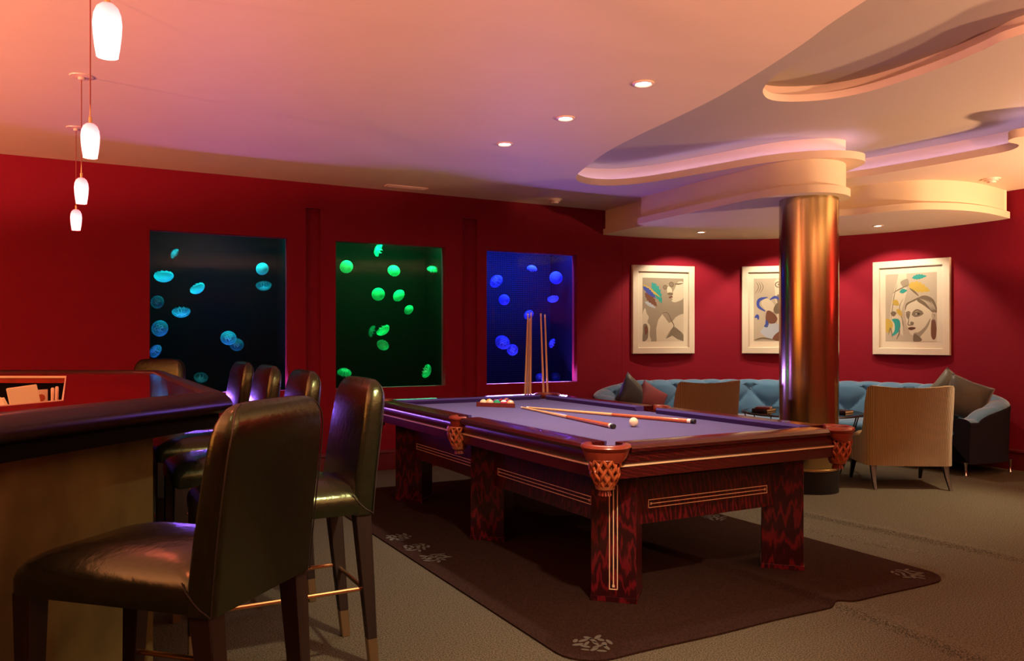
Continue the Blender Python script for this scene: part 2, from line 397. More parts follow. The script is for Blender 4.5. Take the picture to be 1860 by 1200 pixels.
mb = MB(); mb.box(-4.6, 8.3, -4.1, -4, 0, 2.9); struct(mb.build('wall_rear', M['wall'], smooth=0))
# baseboards
def baseb(path, name, closed=False):
    prof = [(.022, 0), (.022, .13), (.016, .15), (.016, .165), (.024, .172), (.020, .19), (.008, .20), (0, .205)]
    mb = MB(); n = len(path); rings = []
    for i, p in enumerate(path):
        a = Vector(path[max(i-1, 0)]); b = Vector(path[min(i+1, n-1)]); t = (b-a).normalized(); nrm = Vector((t.y, -t.x))
        rings.append([(p[0]+nrm.x*q, p[1]+nrm.y*q, z) for q, z in prof])
    mb.loft(rings, False, False); struct(mb.build(name, M['base'], smooth=30))
baseb([(-4.5, WY), (5.62, WY)], 'baseboard_back')
baseb([tuple(p) for p in arc]+[(AC[0]+AR, -4)], 'baseboard_curved')

# ------------------------------------------------------------------ ceiling with free-form trays
T1 = smooth_loop([(2.75, 1.0, 0), (2.95, 2.0, 0), (3.09, 2.51, 0), (3.2, 2.8, 0), (3.33, 3.21, 0), (3.455, 3.69, 0), (3.54, 4.21, 0), (3.60, 4.65, 0), (3.70, 5.17, 0),
      (3.86, 5.68, 0), (3.98, 6.02, 0), (4.14, 6.25, 0), (4.36, 6.35, 0), (4.56, 6.29, 0), (4.72, 6.10, 0), (4.84, 5.78, 0), (4.97, 5.29, 0), (5.10, 4.84, 0), (5.30, 4.55, 0),
      (5.52, 4.41, 0), (5.74, 4.40, 0), (5.88, 4.52, 0), (6.0, 4.78, 0), (6.10, 4.98, 0), (6.20, 5.02, 0), (6.28, 4.90, 0), (6.35, 4.6, 0), (6.41, 4.2, 0), (6.44, 3.85, 0), (6.44, 3.62, 0), (6.32, 3.48, 0), (6.14, 3.46, 0), (6.06, 3.36, 0),
      (6.14, 3.2, 0), (6.4, 2.8, 0), (6.7, 1.8, 0), (6.6, 1.0, 0), (5.5, .8, 0), (4, .75, 0)], 4)
T1 = [p[:2] for p in T1]
R2 = smooth_loop([(3.3, 1.2, 0), (3.62, 2.4, 0), (3.77, 2.72, 0), (3.83, 3.0, 0), (3.85, 3.27, 0), (3.88, 3.55, 0), (3.97, 3.76, 0), (4.10, 3.93, 0), (4.29, 4.03, 0), (4.49, 3.96, 0), (4.65, 3.78, 0),
      (4.72, 3.5, 0), (4.69, 3.07, 0), (4.62, 2.76, 0), (4.56, 2.49, 0), (4.7, 1.8, 0), (4.6, 1.2, 0), (4.0, 1.05, 0)], 4)
R2 = [p[:2] for p in R2]
rect = [(-4.55, -4.05), (8.25, -4.05), (8.25, 7.66), (-4.55, 7.66)]
Z2, Z3 = 2.965, 3.10
mb = MB()
flat(mb, [rect, T1], ZC)
O1 = offset_loop(T1, .15); I1 = offset_loop(T1, .02)
wallstrip(mb, T1, ZC, ZC+.062); wallstrip(mb, I1, ZC+.02, ZC+.062)
mb.loft([[(p[0], p[1], ZC+.062) for p in T1], [(p[0], p[1], ZC+.062) for p in I1]], True, False)
mb.loft([[(p[0], p[1], ZC+.02) for p in I1], [(p[0], p[1], ZC+.02) for p in O1]], True, False)
wallstrip(mb, O1, ZC+.02, Z2)
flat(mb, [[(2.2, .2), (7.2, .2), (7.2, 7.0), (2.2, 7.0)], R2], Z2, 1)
O2 = offset_loop(R2, .09)
wallstrip(mb, R2, Z2, Z2+.05)
mb.loft([[(p[0], p[1], Z2+.05) for p in R2], [(p[0], p[1], Z2+.05) for p in O2]], True, False)
wallstrip(mb, O2, Z2+.05, Z3)
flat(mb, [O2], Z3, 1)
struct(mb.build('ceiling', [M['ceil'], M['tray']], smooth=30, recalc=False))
# cove light strip lying behind the lip of the large tray
A_ = offset_loop(T1, .05); B_ = offset_loop(T1, .075)
mb = MB(); seg = [i for i in range(len(T1)) if T1[i][1] > 1.2]
i0 = 8; i1 = len(T1)-22
mb.loft([[(p[0], p[1], ZC+.036) for p in A_[i0:i1]], [(p[0], p[1], ZC+.036) for p in B_[i0:i1]]], False, False)
mb.loft([[(p[0], p[1], ZC+.021) for p in B_[i0:i1]], [(p[0], p[1], ZC+.021) for p in A_[i0:i1]]], False, False)
o = mb.build('cove_light', M['led'], smooth=30, recalc=False)
tag(o, 'lavender white light strip hidden behind the lip of the curved ceiling tray', 'light')
mb = MB()

# dropped soffit over the alcove
SZ = 2.49
front = [(5.36, 7.60), (5.33, 7.35), (5.30, 6.95), (5.28, 6.72), (5.17, 6.68), (5.155, 6.2), (5.13, 5.7), (5.115, 5.25), (5.115, 4.95), (5.16, 4.72), (5.28, 4.55), (5.46, 4.47), (5.66, 4.49),
         (5.82, 4.60), (5.89, 4.80), (5.93, 5.05), (6.05, 5.32), (6.26, 5.46), (6.47, 5.40), (6.60, 5.22), (6.68, 4.98), (6.84, 4.70), (7.05, 4.57), (7.3, 4.50), (7.6, 4.49), (7.9, 4.53), (8.16, 4.58)]
f1 = front[:5]; f2 = smooth_loop([(p[0], p[1], 0) for p in front[4:]], 4, False)
fr = [p[:2] for p in f1[:4]]+[p[:2] for p in f2]
back = [tuple(polar(AR+.03, a)[:2]) for a in frange(-4, 92, 4)]
full = fr+back
mb = MB()
inn = offset_loop(full, -.035)
flat(mb, [full], SZ); wallstrip(mb, full, SZ, SZ+.065)
mb.loft([[(p[0], p[1], SZ+.065) for p in full], [(p[0], p[1], SZ+.065) for p in inn]], True, False)
wallstrip(mb, inn, SZ+.065, ZC+.002)
struct(mb.build('trim_1', M['soffit'], smooth=35, recalc=False))

# ceiling cans
def can(x, y, z, label, r=.062):
    t = thing('recessed_downlight', label, 'light', (x, y, z), 0, None)
    mb = MB(); mb.lathe([(r, .0), (r, -.006), (r-.012, -.009), (r-.02, -.002)], 28); mb.build('trim_ring', M['canring'], t)
    mb = MB(); mb.lathe([(r-.019, -.003), (.0005, -.003)], 24); mb.build('lamp', M['lamp'], t, smooth=0)
    return t
can(*CANS[0], ZC, 'round recessed ceiling light over the billiard table, largest and nearest of three')
can(*CANS[1], ZC, 'round recessed ceiling light over the billiard table, middle of three')
can(*CANS[2], ZC, 'round recessed ceiling light over the far end of the billiard table, smallest of three')
for a, l in zip(SOFA_A, ['recessed soffit light above the framed print with round sunglasses', 'recessed soffit light hidden behind the bronze pillar', 'recessed soffit light above the framed print of a woman with tied hair']):
    p = polar(1.92, a, SZ); can(p.x, p.y, SZ, l, .055)

# smoke detectors and vent
def detector(x, y, label):
    t = thing('smoke_detector', label, 'smoke detector', (x, y, ZC))
    mb = MB(); mb.lathe([(.0005, -.012), (.072, -.012), (.078, 0)], 24); mb.build('base_plate', M['plastic'], t)
    mb = MB(); mb.lathe([(.055, -.012), (.055, -.022), (.048, -.026), (.040, -.026), (.036, -.042), (.0005, -.045)], 24); mb.build('sensor_head', M['plastic'], t)
detector(7.42, 4.33, 'cream smoke detector on the ceiling beside the curved soffit')
detector(4.48, 7.20, 'small cream smoke detector on the ceiling above the blue tank')
t = thing('air_vent', 'narrow cream air vent in the ceiling above the green tank', 'vent', (2.85, 7.30, ZC))
mb = MB(); mb.box(-.20, .20, -.045, -.033, -.010, 0); mb.box(-.20, .20, .033, .045, -.010, 0); mb.box(-.21, -.195, -.045, .045, -.010, 0); mb.box(.195, .21, -.045, .045, -.010, 0)
mb.build('vent_frame', M['plastic'], t, smooth=0)
for k in range(4):
    mb = MB(); mb.box(-.195, .195, -.028+k*.016, -.020+k*.016, -.008, -.002); mb.build('slat', M['plastic'], t, smooth=0)

# ------------------------------------------------------------------ jellyfish tanks in the wall
TL = [('jellyfish_tank', 'teal lit jellyfish tank, leftmost of the three set in the red wall', 'tankc'),
      ('jellyfish_tank', 'green lit jellyfish tank, middle of the three set in the red wall', 'tankg'),
      ('jellyfish_tank', 'blue lit jellyfish tank behind the standing cues', 'tankb')]
for (x0, x1), (nm, lb, mt) in zip(WIN, TL):
    cx = (x0+x1)/2; hw = (x1-x0)/2
    t = thing(nm, lb, 'aquarium', (cx, WY+T_, 0))
    mb = MB(); a = hw+.03; dz0, dz1, dy = .66, 2.43, .52
    mb.add([(-a, 0, dz0), (a, 0, dz0), (a, dy, dz0), (-a, dy, dz0), (-a, 0, dz1), (a, 0, dz1), (a, dy, dz1), (-a, dy, dz1)],
           [(0, 1, 2, 3), (4, 7, 6, 5), (3, 2, 6, 7), (0, 3, 7, 4), (1, 5, 6, 2)])
    mb.build('tank_lining', M[mt], t, smooth=0)
    mb = MB(); mb.box(-hw, hw, -.05, -.042, SZ0, SZ1); mb.build('glass_pane', M['glass'], t, smooth=0)

jmesh = {}
def jelly_proto(key, m):
    n = 20
    bell = MB(); prof = [(.02, .56), (.25, .54), (.5, .47), (.72, .35), (.88, .18), (.97, .02), (1.0, -.10), (.96, -.14), (.86, -.05), (.66, .12), (.4, .24), (.02, .28)]
    rings = [[(r*(1+.035*math.cos(8*2*PI*k/n) if i in (5, 6, 7) else r/r)*math.cos(2*PI*k/n) if False else r*math.cos(2*PI*k/n), r*math.sin(2*PI*k/n), z) for k in range(n)] for i, (r, z) in enumerate(prof)]
    bell.loft(rings, True, True)
    gon = MB()
    for q in range(4):
        a = q*PI/2+.4
        pts = [(.30*math.cos(a)+.17*math.cos(b), .30*math.sin(a)+.17*math.sin(b), .30) for b in [2*PI*i/10 for i in range(11)]]
        gon.tube(pts, .055, 5)
    arms = MB()
    for q in range(4):
        a = q*PI/2
        arms.tube([(.12*math.cos(a), .12*math.sin(a), .22), (.28*math.cos(a+.2), .28*math.sin(a+.2), -.1), (.34*math.cos(a+.5), .34*math.sin(a+.5), -.42), (.30*math.cos(a+.9), .30*math.sin(a+.9), -.65)], [.07, .06, .035, .01], 5)
    fr_ = MB(); n2 = 48
    fr_.loft([[((q-.02*(k % 2))*math.cos(2*PI*k/n2), (q-.02*(k % 2))*math.sin(2*PI*k/n2), z-(dz*(k % 4)/3)) for k in range(n2)] for q, z, dz in ((.97, -.08, 0), (.95, -.18, .02), (.90, -.26, .12))], True, False)
    out = []
    for nm, mbx in (('bell', bell), ('gonads', gon), ('oral_arms', arms), ('tentacle_fringe', fr_)):
        o = mbx.build(nm, m[1] if nm in ('gonads', 'oral_arms') else m[0]); out.append(o.data); bpy.data.objects.remove(o)
    jmesh[key] = out
for q, (tn_, tc_, core) in enumerate((('cyan', (.04, .80, .72), (.25, .95, .90)), ('green', (.03, .85, .40), (.45, 1, .75)), ('blue', (.10, .16, .95), (.35, .45, 1)))):  # colour of each tank's light put into the white jellies
    for k, op in (('b', .62), ('m', .34), ('f', .12)):  # lower opacity imitates the weaker light on deeper jellies
        jelly_proto((q, k), [jelly_mat(tn_+'_lit_jelly_flesh', op, tc_), jelly_mat(tn_+'_lit_jelly_core', min(1, op*1.5), core)])
def jelly(x, z, dep, r, axis, key, label, group, flatten=1.0):
    e = bpy.data.objects.new('jellyfish', None); COL.objects.link(e); e.empty_display_size = .05
    e.location = (x, WY+T_+dep, z); e.rotation_euler = Vector(axis).to_track_quat('Z', 'Y').to_euler(); e.scale = (r, r*flatten, r)
    tag(e, label, 'jellyfish', group)
    for nm, me in zip(('bell', 'gonads', 'oral_arms', 'tentacle_fringe'), jmesh[(G.index(group), key)]):
        o = bpy.data.objects.new(nm, me); COL.objects.link(o); o.parent = e
FACE = (-.45, -.9, .1); UP = (0, -.1, 1); DN = (.05, -.25, -1)
G = ('jellyfish in the teal tank', 'jellyfish in the green tank', 'jellyfish in the blue tank')
jelly(0.830, 2.079, 0.27, 0.0505, (-.8,.1,.5), 'f', 'dim upright jellyfish near the top left of the teal tank', G[0])
jelly(0.728, 1.855, 0.15, 0.0840, (.02, -.3, -1), 'b', 'bright upside down jellyfish at the upper left of the teal tank', G[0])
jelly(1.007, 1.752, 0.10, 0.0701, (.45, -.35, -.8), 'b', 'bright tilted jellyfish left of centre in the teal tank', G[0])
jelly(1.578, 1.957, 0.10, 0.0598, (-.45, -.9, .15), 'b', 'bright round jellyfish at the upper right of the teal tank', G[0])
jelly(1.626, 1.806, 0.26, 0.0743, (.02, -.3, -1), 'f', 'faint bowl shaped jellyfish just below the round one in the teal tank', G[0])
jelly(0.683, 1.631, 0.26, 0.0599, (-.45, -.9, .15), 'f', 'faint round jellyfish at the left edge of the teal tank', G[0])
jelly(0.878, 1.538, 0.19, 0.0803, (.02, -.3, -1), 'm', 'half moon jellyfish left of centre in the teal tank, below the tilted one', G[0])
jelly(0.696, 1.391, 0.18, 0.0742, (-.45, -.9, .15), 'm', 'oval jellyfish with a pale rim at the left of the teal tank', G[0])
jelly(0.661, 1.188, 0.19, 0.0643, (-.85, -.45, .55), 'm', 'jellyfish cut by the lower left edge of the teal tank', G[0])
jelly(1.290, 1.307, 0.19, 0.0721, (-.1, -.9, .45), 'm', 'clear jellyfish, upper of the overlapping pair in the teal tank', G[0])
jelly(1.374, 1.244, 0.25, 0.0652, (-.1, -.9, .45), 'f', 'faint jellyfish, lower of the overlapping pair in the teal tank', G[0])
jelly(1.052, 0.935, 0.23, 0.0637, (-.2,-.6,-.75), 'f', 'small dim jellyfish low in the teal tank above the bar corner', G[0])
jelly(2.398, 2.014, 0.12, 0.0657, (-.45, -.9, .15), 'b', 'white green jellyfish at the top left of the green tank', G[1])
jelly(2.751, 2.203, 0.18, 0.0676, (-.9, .25, .35), 'm', 'thin sliver of a jellyfish at the top edge of the green tank', G[1])
jelly(2.907, 1.998, 0.14, 0.0650, (-.1, -.9, .45), 'b', 'white green oval jellyfish at the top centre of the green tank', G[1])
jelly(3.367, 2.034, 0.21, 0.0615, (.05, -.35, 1), 'm', 'dim green jellyfish at the top right of the green tank', G[1])
jelly(2.740, 1.751, 0.15, 0.0673, (-.45, -.9, .15), 'b', 'round bright jellyfish left of the ringed one in the green tank', G[1])
jelly(2.952, 1.744, 0.13, 0.0680, (-.85, -.45, .55), 'b', 'green jellyfish with a dark ring at the centre of the green tank', G[1])
jelly(3.058, 1.598, 0.12, 0.0541, (-.85, -.45, .55), 'b', 'small green jellyfish just below the ringed one', G[1])
jelly(2.780, 1.380, 0.11, 0.0756, (.45, -.35, -.8), 'b', 'bright leaf shaped jellyfish below the centre of the green tank', G[1])
jelly(2.698, 1.375, 0.22, 0.0620, (-.9, .25, .35), 'f', 'thin dim jellyfish left of the leaf shaped one in the green tank', G[1])
jelly(2.770, 1.229, 0.10, 0.0643, (-.6, -.55, -.65), 'b', 'green jellyfish directly below the leaf shaped one', G[1])
jelly(3.262, 0.956, 0.12, 0.0750, (.95, -.1, -.35), 'b', 'pointed green jellyfish at the lower right of the green tank', G[1])
jelly(2.398, 0.960, 0.18, 0.0717, (.05, -.35, 1), 'm', 'half hidden jellyfish at the lower left corner of the green tank', G[1])
jelly(4.111, 1.935, 0.18, 0.0791, (-.85, -.45, .55), 'm', 'blurred blue jellyfish at the upper left of the blue tank', G[2])
jelly(4.548, 2.090, 0.14, 0.0590, (.05, -.35, 1), 'b', 'small blue jellyfish at the top centre of the blue tank', G[2])
jelly(4.861, 1.995, 0.13, 0.0756, (-.45, -.9, .15), 'b', 'brightest blue jellyfish with a white heart at the upper right of the blue tank', G[2])
jelly(4.187, 1.727, 0.13, 0.0608, (-.45, -.9, .15), 'b', 'round blue jellyfish at the left, below the blurred one', G[2])
jelly(4.809, 1.747, 0.11, 0.0659, (.02, -.3, -1), 'b', 'blue jellyfish at the right, below the brightest one', G[2])
jelly(4.515, 1.569, 0.16, 0.0589, (-.85, -.45, .55), 'm', 'dim blue jellyfish beside the tops of the standing cues', G[2])
jelly(4.196, 1.259, 0.18, 0.0855, (-.1, -.9, .45), 'm', 'large pale blue jellyfish at the lower left of the blue tank', G[2])
jelly(4.313, 1.173, 0.17, 0.0645, (-.45, -.9, .15), 'm', 'smaller blue jellyfish overlapping the large one at the lower left', G[2])
jelly(4.843, 1.245, 0.19, 0.0570, (-.9, .25, .35), 'm', 'narrow blue jellyfish right of the standing cues', G[2])
jelly(4.692, 0.855, 0.21, 0.0472, (-.45, -.9, .15), 'm', 'small blue jellyfish between the cue bundles at the bottom of the tank', G[2])
jelly(4.930, 0.854, 0.25, 0.0544, (-.6, -.55, -.65), 'f', 'faint blue jellyfish low in the blue tank, right of the cues', G[2])

# ------------------------------------------------------------------ bar
BZ0, BZ1 = .952, 1.08
def bar_path(o, uniform=False):       # ring path at inset o from the outer edge; the near side of the ring is narrower
    n_ = o if uniform or o <= .11 else .11+(o-.11)*.60
    x = .56-o; c1 = (x, x+2.74+n_*1.414); c2 = (x, 5.72-o*(.414 if o < .2 else .66))
    return [(c1[0]-2.0, c1[1]-2.0), c1, c2, (c2[0]-2.0, c2[1]+1.15)]
def sect(prof, name, m, parent, sm=35):
    mb = MB(); ps = [[(p[0], p[1], z) for p in bar_path(o)] for o, z in prof]; n = len(prof)
    rings = [[ps[k][i] for k in range(n)] for i in range(4)]
    mb.loft(rings, True, True); return mb.build(name, m, parent, smooth=sm)
bar = thing('bar_counter', 'large angular bar with glossy red mahogany top and mottled bronze front', 'bar', (0, 0, 0))
prof = [(.10, BZ1-.012), (.105, BZ1), (.585, BZ1), (.585, BZ1-.04), (.10, BZ1-.04)]
sect(prof, 'counter_top', M['bartop'], bar)
prof = [(.11, BZ1-.006), (.09, BZ1+.010), (.06, BZ1+.014), (.03, BZ1+.006), (.008, BZ1-.018), (0, BZ1-.038), (.008, BZ1-.058), (.03, BZ1-.072), (.11, BZ1-.072)]
sect(prof, 'armrest_edge', M['baredge'], bar, 50)
sect([(.05, BZ1-.072), (.05, BZ0), (.58, BZ0), (.58, BZ1-.04), (.12, BZ1-.04), (.12, BZ1-.072)], 'underside_moulding', M['barunder'], bar)
sect([(.5845, BZ1), (.5845, BZ1+.002), (.590, BZ1+.002), (.590, BZ1-.010), (.586, BZ1-.010), (.586, BZ1)], 'inner_rim', M['bonewhite'], bar)
# body: bronze front on the near face, black sides
bp = bar_path(.28, True); bi = bar_path(.56)
mb = MB(); mb.loft([[(bp[0][0], bp[0][1], 0), (bi[0][0], bi[0][1], 0), (bi[0][0], bi[0][1], BZ0), (bp[0][0], bp[0][1], BZ0)], [(bp[1][0], bp[1][1], 0), (bi[1][0], bi[1][1], 0), (bi[1][0], bi[1][1], BZ0), (bp[1][0], bp[1][1], BZ0)]])
mb.build('front_panel', M['bronze'], bar, smooth=0)
mb = MB()
for i in (1, 2):
    mb.loft([[(bp[i][0]-.004, bp[i][1]+.003, 0), (bi[i][0], bi[i][1], 0), (bi[i][0], bi[i][1], BZ0), (bp[i][0]-.004, bp[i][1]+.003, BZ0)], [(bp[i+1][0]-.004, bp[i+1][1], 0), (bi[i+1][0], bi[i+1][1], 0), (bi[i+1][0], bi[i+1][1], BZ0), (bp[i+1][0]-.004, bp[i+1][1], BZ0)]])
mb.build('side_panel', M['dark'], bar, smooth=0)
# work counter inside the bar
wc = thing('back_counter', 'dark work counter inside the bar well', 'counter', (0, 0, 0))
mb = MB()
lp = [(-.045, 3.56), (-.045, 5.44), (-1.2, 6.10), (-1.7, 5.9), (-1.7, 2.0), (-1.55, 2.06)]
mb.loft([[(p[0], p[1], .0) for p in lp], [(p[0], p[1], .86) for p in lp]]); mb.build('cabinet', M['dark'], wc, smooth=0)
lp2 = [(-.042, 3.55), (-.042, 5.45), (-1.2, 6.12), (-1.72, 5.92), (-1.72, 1.96), (-1.55, 2.02)]
mb = MB(); mb.loft([[(p[0], p[1], .861) for p in lp2], [(p[0], p[1], .89) for p in lp2]]); mb.build('worktop', M['dark'], wc, smooth=0)
t = thing('reflector_cabinet', 'unseen golden shelf cabinet added behind the bar as a warm reflector', 'cabinet', (-4.28, 5.0, 0))  # unseen, added so leather and pillar have something warm to reflect
mb = MB(); mb.box(-.21, -.18, -2.3, 2.3, .0, 2.4); mb.build('back_board', M['gold'], t, smooth=0)
for z in (.02, .9, 1.35, 1.8, 2.36):
    mb = MB(); mb.box(-.18, .18, -2.3, 2.3, z, z+.03); mb.build('shelf', M['gold'], t, smooth=0)
for y in (-2.3, -.77, .77, 2.27):
    mb = MB(); mb.box(-.179, .17, y, y+.03, .05, 2.36); mb.build('upright', M['gold'], t, smooth=0)
# things on it
def P3(px, py, d):       # a point of the room by image ray and distance (used only to read off positions)
    r = (px-930)/1454.85*d; z = 1.3-(py-614.34)/1454.85*d; c, s = math.cos(.5031), math.sin(.5031)
    return Vector((r*c+d*s, -r*s+d*c, z))
t = thing('card_stand', 'tilted cream card stand on the counter inside the bar', 'stand', (-.135, 3.80, .89), R(24))
mb = MB(); Tm = Matrix.Rotation(R(-14), 4, 'X') @ Matrix.Rotation(R(-6), 4, 'Y')
mb.box(-.058, .058, -.004, .006, .035, .222, T=Tm); mb.build('card_panel', M['paper'], t, smooth=0, bev=.004)
mb = MB(); mb.box(-.055, .055, -.03, .05, .001, .04); mb.build('foot', M['paper'], t, smooth=0, bev=.004)
t = thing('photo_card', 'small pale card with a brown spot beside the card stand', 'card', (-.110, 3.99, .89), R(28))
mb = MB(); mb.box(-.024, .024, 0, .004, .0, .19); mb.build('card', M['bonewhite'], t, smooth=0)
mb = MB(); mb.tube([(-.003, -.0005, .155), (-.003, .001, .155)], .016, 14); mb.build('spot', M['butt'], t)
for k, (x, y) in enumerate([(-.071, 4.03), (-.056, 4.13)]):
    mb = MB(); mb.lathe([(.007, 0), (.007, .19), (.004, .195), (.0005, .195)], 12)
    o = mb.build('bottle_divider', M['bonewhite'], loc=(x, y, .89)); tag(o, ['slim upright white post beside the card with a brown spot', 'slim upright white post nearest the inner rim of the bar'][k], 'post')
def crumple(x, y, r, label, seed):
    rd = random.Random(seed); mb = MB(); n = 14; rings = []
    for i in range(9):
        ph = PI*i/8; rings.append([(r*math.sin(ph)*math.cos(2*PI*k/n)*(1+rd.uniform(-.22, .22)), r*math.sin(ph)*math.sin(2*PI*k/n)*(1+rd.uniform(-.22, .22)), r*1.9+r*1.9*math.cos(ph)*(1+rd.uniform(-.1, .1))) for k in range(n)])
    mb.loft(rings); tag(mb.build('paper_napkin', M['paper'], smooth=0, loc=(x, y, .89)), label, 'napkin')
crumple(-.245, 3.64, .048, 'crumpled cream paper napkin left of the card stand', 3)
crumple(-.30, 3.53, .044, 'crumpled cream paper napkin at the left edge of the picture', 5)

# ------------------------------------------------------------------ bar stools
def make_stool():
    t = thing('bar_stool', '', 'bar stool')
    # local: back at +X, seat towards -X, width along Y, floor z=0; origin under the seat centre
    hw = .232
    mb = MB(); rings = []
    for z, hx, hy, r, cx in [(.618, .290, hw, .02, -.055), (.624, .297, hw+.003, .03, -.055), (.66, .300, hw+.004, .035, -.055), (.682, .298, hw+.003, .05, -.055), (.702, .288, hw-.008, .06, -.053), (.720, .262, hw-.030, .07, -.048), (.735, .22, hw-.062, .08, -.035), (.746, .16, hw-.11, .08, -.02), (.752, .09, hw-.16, .05, 0), (.753, .03, .02, .01, 0)]:
        rings.append(rrect(hx, hy, r, 5, cx, 0, z))
    mb.loft(rings); mb.build('seat', M['leather'], t, smooth=60)
    # backrest, leaning out and rounded at the top
    mb = MB(); rings = []
    H = [(.614, .0, 1), (.619, .0, 1), (.70, .008, 1), (.80, .020, 1.0), (.90, .034, .995), (.97, .044, .985), (1.02, .051, .97), (1.055, .056, .95), (1.085, .060, .915), (1.108, .063, .865), (1.124, .064, .79), (1.134, .065, .68), (1.138, .065, .45)]
    for z, dx, k in H:
        th = .045-(z-.6)*.016
        kk = 1 if z < 1.06 else max(.25, 1-((z-1.06)/.078)**2*.75)
        rings.append(rrect(max(.006, th*kk), (hw+.004)*k, .028*kk, 5, .235+dx, 0, z))
    mb.loft(rings)
    b = mb.build('backrest', M['leather'], t, smooth=60)
    # piping along the rear edges and the mitre seam from seat to back
    for s in (-1, 1):
        mb = MB(); pts = []
        for z, dx, k in H[:-1]:
            th = .045-(z-.6)*.016; kk = 1 if z < 1.06 else max(.25, 1-((z-1.06)/.078)**2*.75)
            pts.append((.235+dx+th*kk-.004, s*((hw+.004)*k-.004), z))
        mb.tube(pts[::-1]+[(.272, s*(hw+.0025), .620), (.245, s*(hw+.0045), .637), (.225, s*(hw+.0045), .655), (.207, s*(hw+.0043), .675), (.192, s*(hw+.001), .697)], .0022, 5)
        mb.build('piping', M['seam'], b)
    for sx in (-1, 1):
        for sy in (-1, 1):
            xt = .238 if sx > 0 else -.315; yt = sy*.198
            xb = .292 if sx > 0 else -.335; yb = sy*.185
            mb = MB(); at = lambda z, h: rrect(h, h, .003, 1, xb+(xt-xb)*z/.61, yb+(yt-yb)*z/.61, z)
            mb.loft([at(.112, .0195), at(.35, .0255), at(.622, .0315)]); l = mb.build('leg', M['legwood'], t, smooth=30)
            mb = MB(); mb.loft([at(.002, .0175), at(.115, .0205)]); tag(mb.build('foot_cap', M['dullbrass'], l, smooth=30), 'dull brass foot cap', None)
    f = lambda sx, z: (.292+(.238-.292)*z/.61) if sx > 0 else (-.335+(-.315+.335)*z/.61)
    for nm, z, pts in (('foot_rail', .30, [(f(1, .3), -.188, .30), (f(1, .3), .188, .30)]), ('foot_rail', .27, [(f(-1, .27), -.188, .27), (f(-1, .27), .188, .27)]),
                       ('foot_rail', .315, [(f(-1, .3), -.190, .315), (f(1, .3), -.190, .315)]), ('foot_rail', .315, [(f(-1, .3), .190, .315), (f(1, .3), .190, .315)])):
        mb = MB(); mb.tube(pts, .0085, 10); tag(mb.build(nm, M['brass'], t), 'slim brass foot rail', None)
    return t
st = make_stool()
# stool 1 in the foreground, facing the near diagonal face of the bar
c1, s1 = math.cos(R(-45)), math.sin(R(-45))
def place(o, px, py, rz):   # put the rear-centre point of the backrest (local .275,0) at px,py
    o.location = (px-.275*math.cos(rz), py-.275*math.sin(rz), 0); o.rotation_euler = (0, 0, rz)
GS = 'leather bar stools around the bar'
place(st, .462, 2.23, R(-45)); st['label'] = 'dark leather bar stool in the foreground, seen from behind with its seat in full view'; st['group'] = GS
for x, y, rz, lb in [(1.035, 3.24, 0, 'bar stool with gold sheen just behind the foreground stool, brass foot rails showing'),
                     (1.03, 4.14, 0, 'third stool from the camera along the bar side, only its back showing'),
                     (1.03, 5.01, R(1), 'fourth stool from the camera along the bar side, between two other backs'),
                     (1.03, 5.84, R(2), 'farthest stool on the long bar side, in front of the teal tank'),
                     (.60, 6.92, R(45), 'bar stool behind the far corner of the bar, back above the red top')]:
    o = copy_tree(st); place(o, x, y, rz); o['label'] = lb

# ------------------------------------------------------------------ pendants
def pendant(x, y, label):
    t = thing('pendant_lamp', label, 'lamp', (x, y, 0), 0, 'pendant lamps above the bar')
    mb = MB(); mb.lathe([(.027, 2.056), (.031, 2.080), (.035, 2.115), (.0365, 2.145), (.034, 2.170), (.027, 2.188), (.016, 2.198), (.006, 2.201)], 24)
    mb.build('shade', M['shade'], t, smooth=60)
    mb = MB(); mb.lathe([(.007, 2.199), (.007, 2.225), (.003, 2.23), (.0025, 2.28)], 10); mb.build('lamp_holder', M['brass'], t)
    mb = MB(); mb.tube([(0, 0, 2.22), (0, 0, ZC)], .0028, 6); mb.build('cord', M['cord'], t)
    mb = MB(); mb.lathe([(.0005, ZC-.022), (.016, ZC-.022), (.018, ZC-.008), (.060, ZC-.006), (.062, ZC)], 24); mb.build('ceiling_canopy', M['canring'], t)
for (x, y), l in zip(PEND, ['largest glowing pink white glass pendant lamp, highest in the picture', 'glowing glass pendant lamp, second from the top of the row above the bar',
                            'third glowing pendant lamp of the row, hanging against the top of the red wall', 'farthest and smallest glowing pendant lamp, lowest in the picture']): pendant(x, y, l)

# ------------------------------------------------------------------ billiard table
TC = (2.985, 4.635); W, LN = .835, 1.60
tb = thing('billiard_table', 'large antique dark red oak billiard table with violet cloth and woven leather pockets', 'billiard table', (TC[0], TC[1], 0))
TZ = .800; CZ = .762
PK = [(-W+.055, -LN+.055), (W-.055, -LN+.055), (-W+.055, LN-.055), (W-.055, LN-.055)]
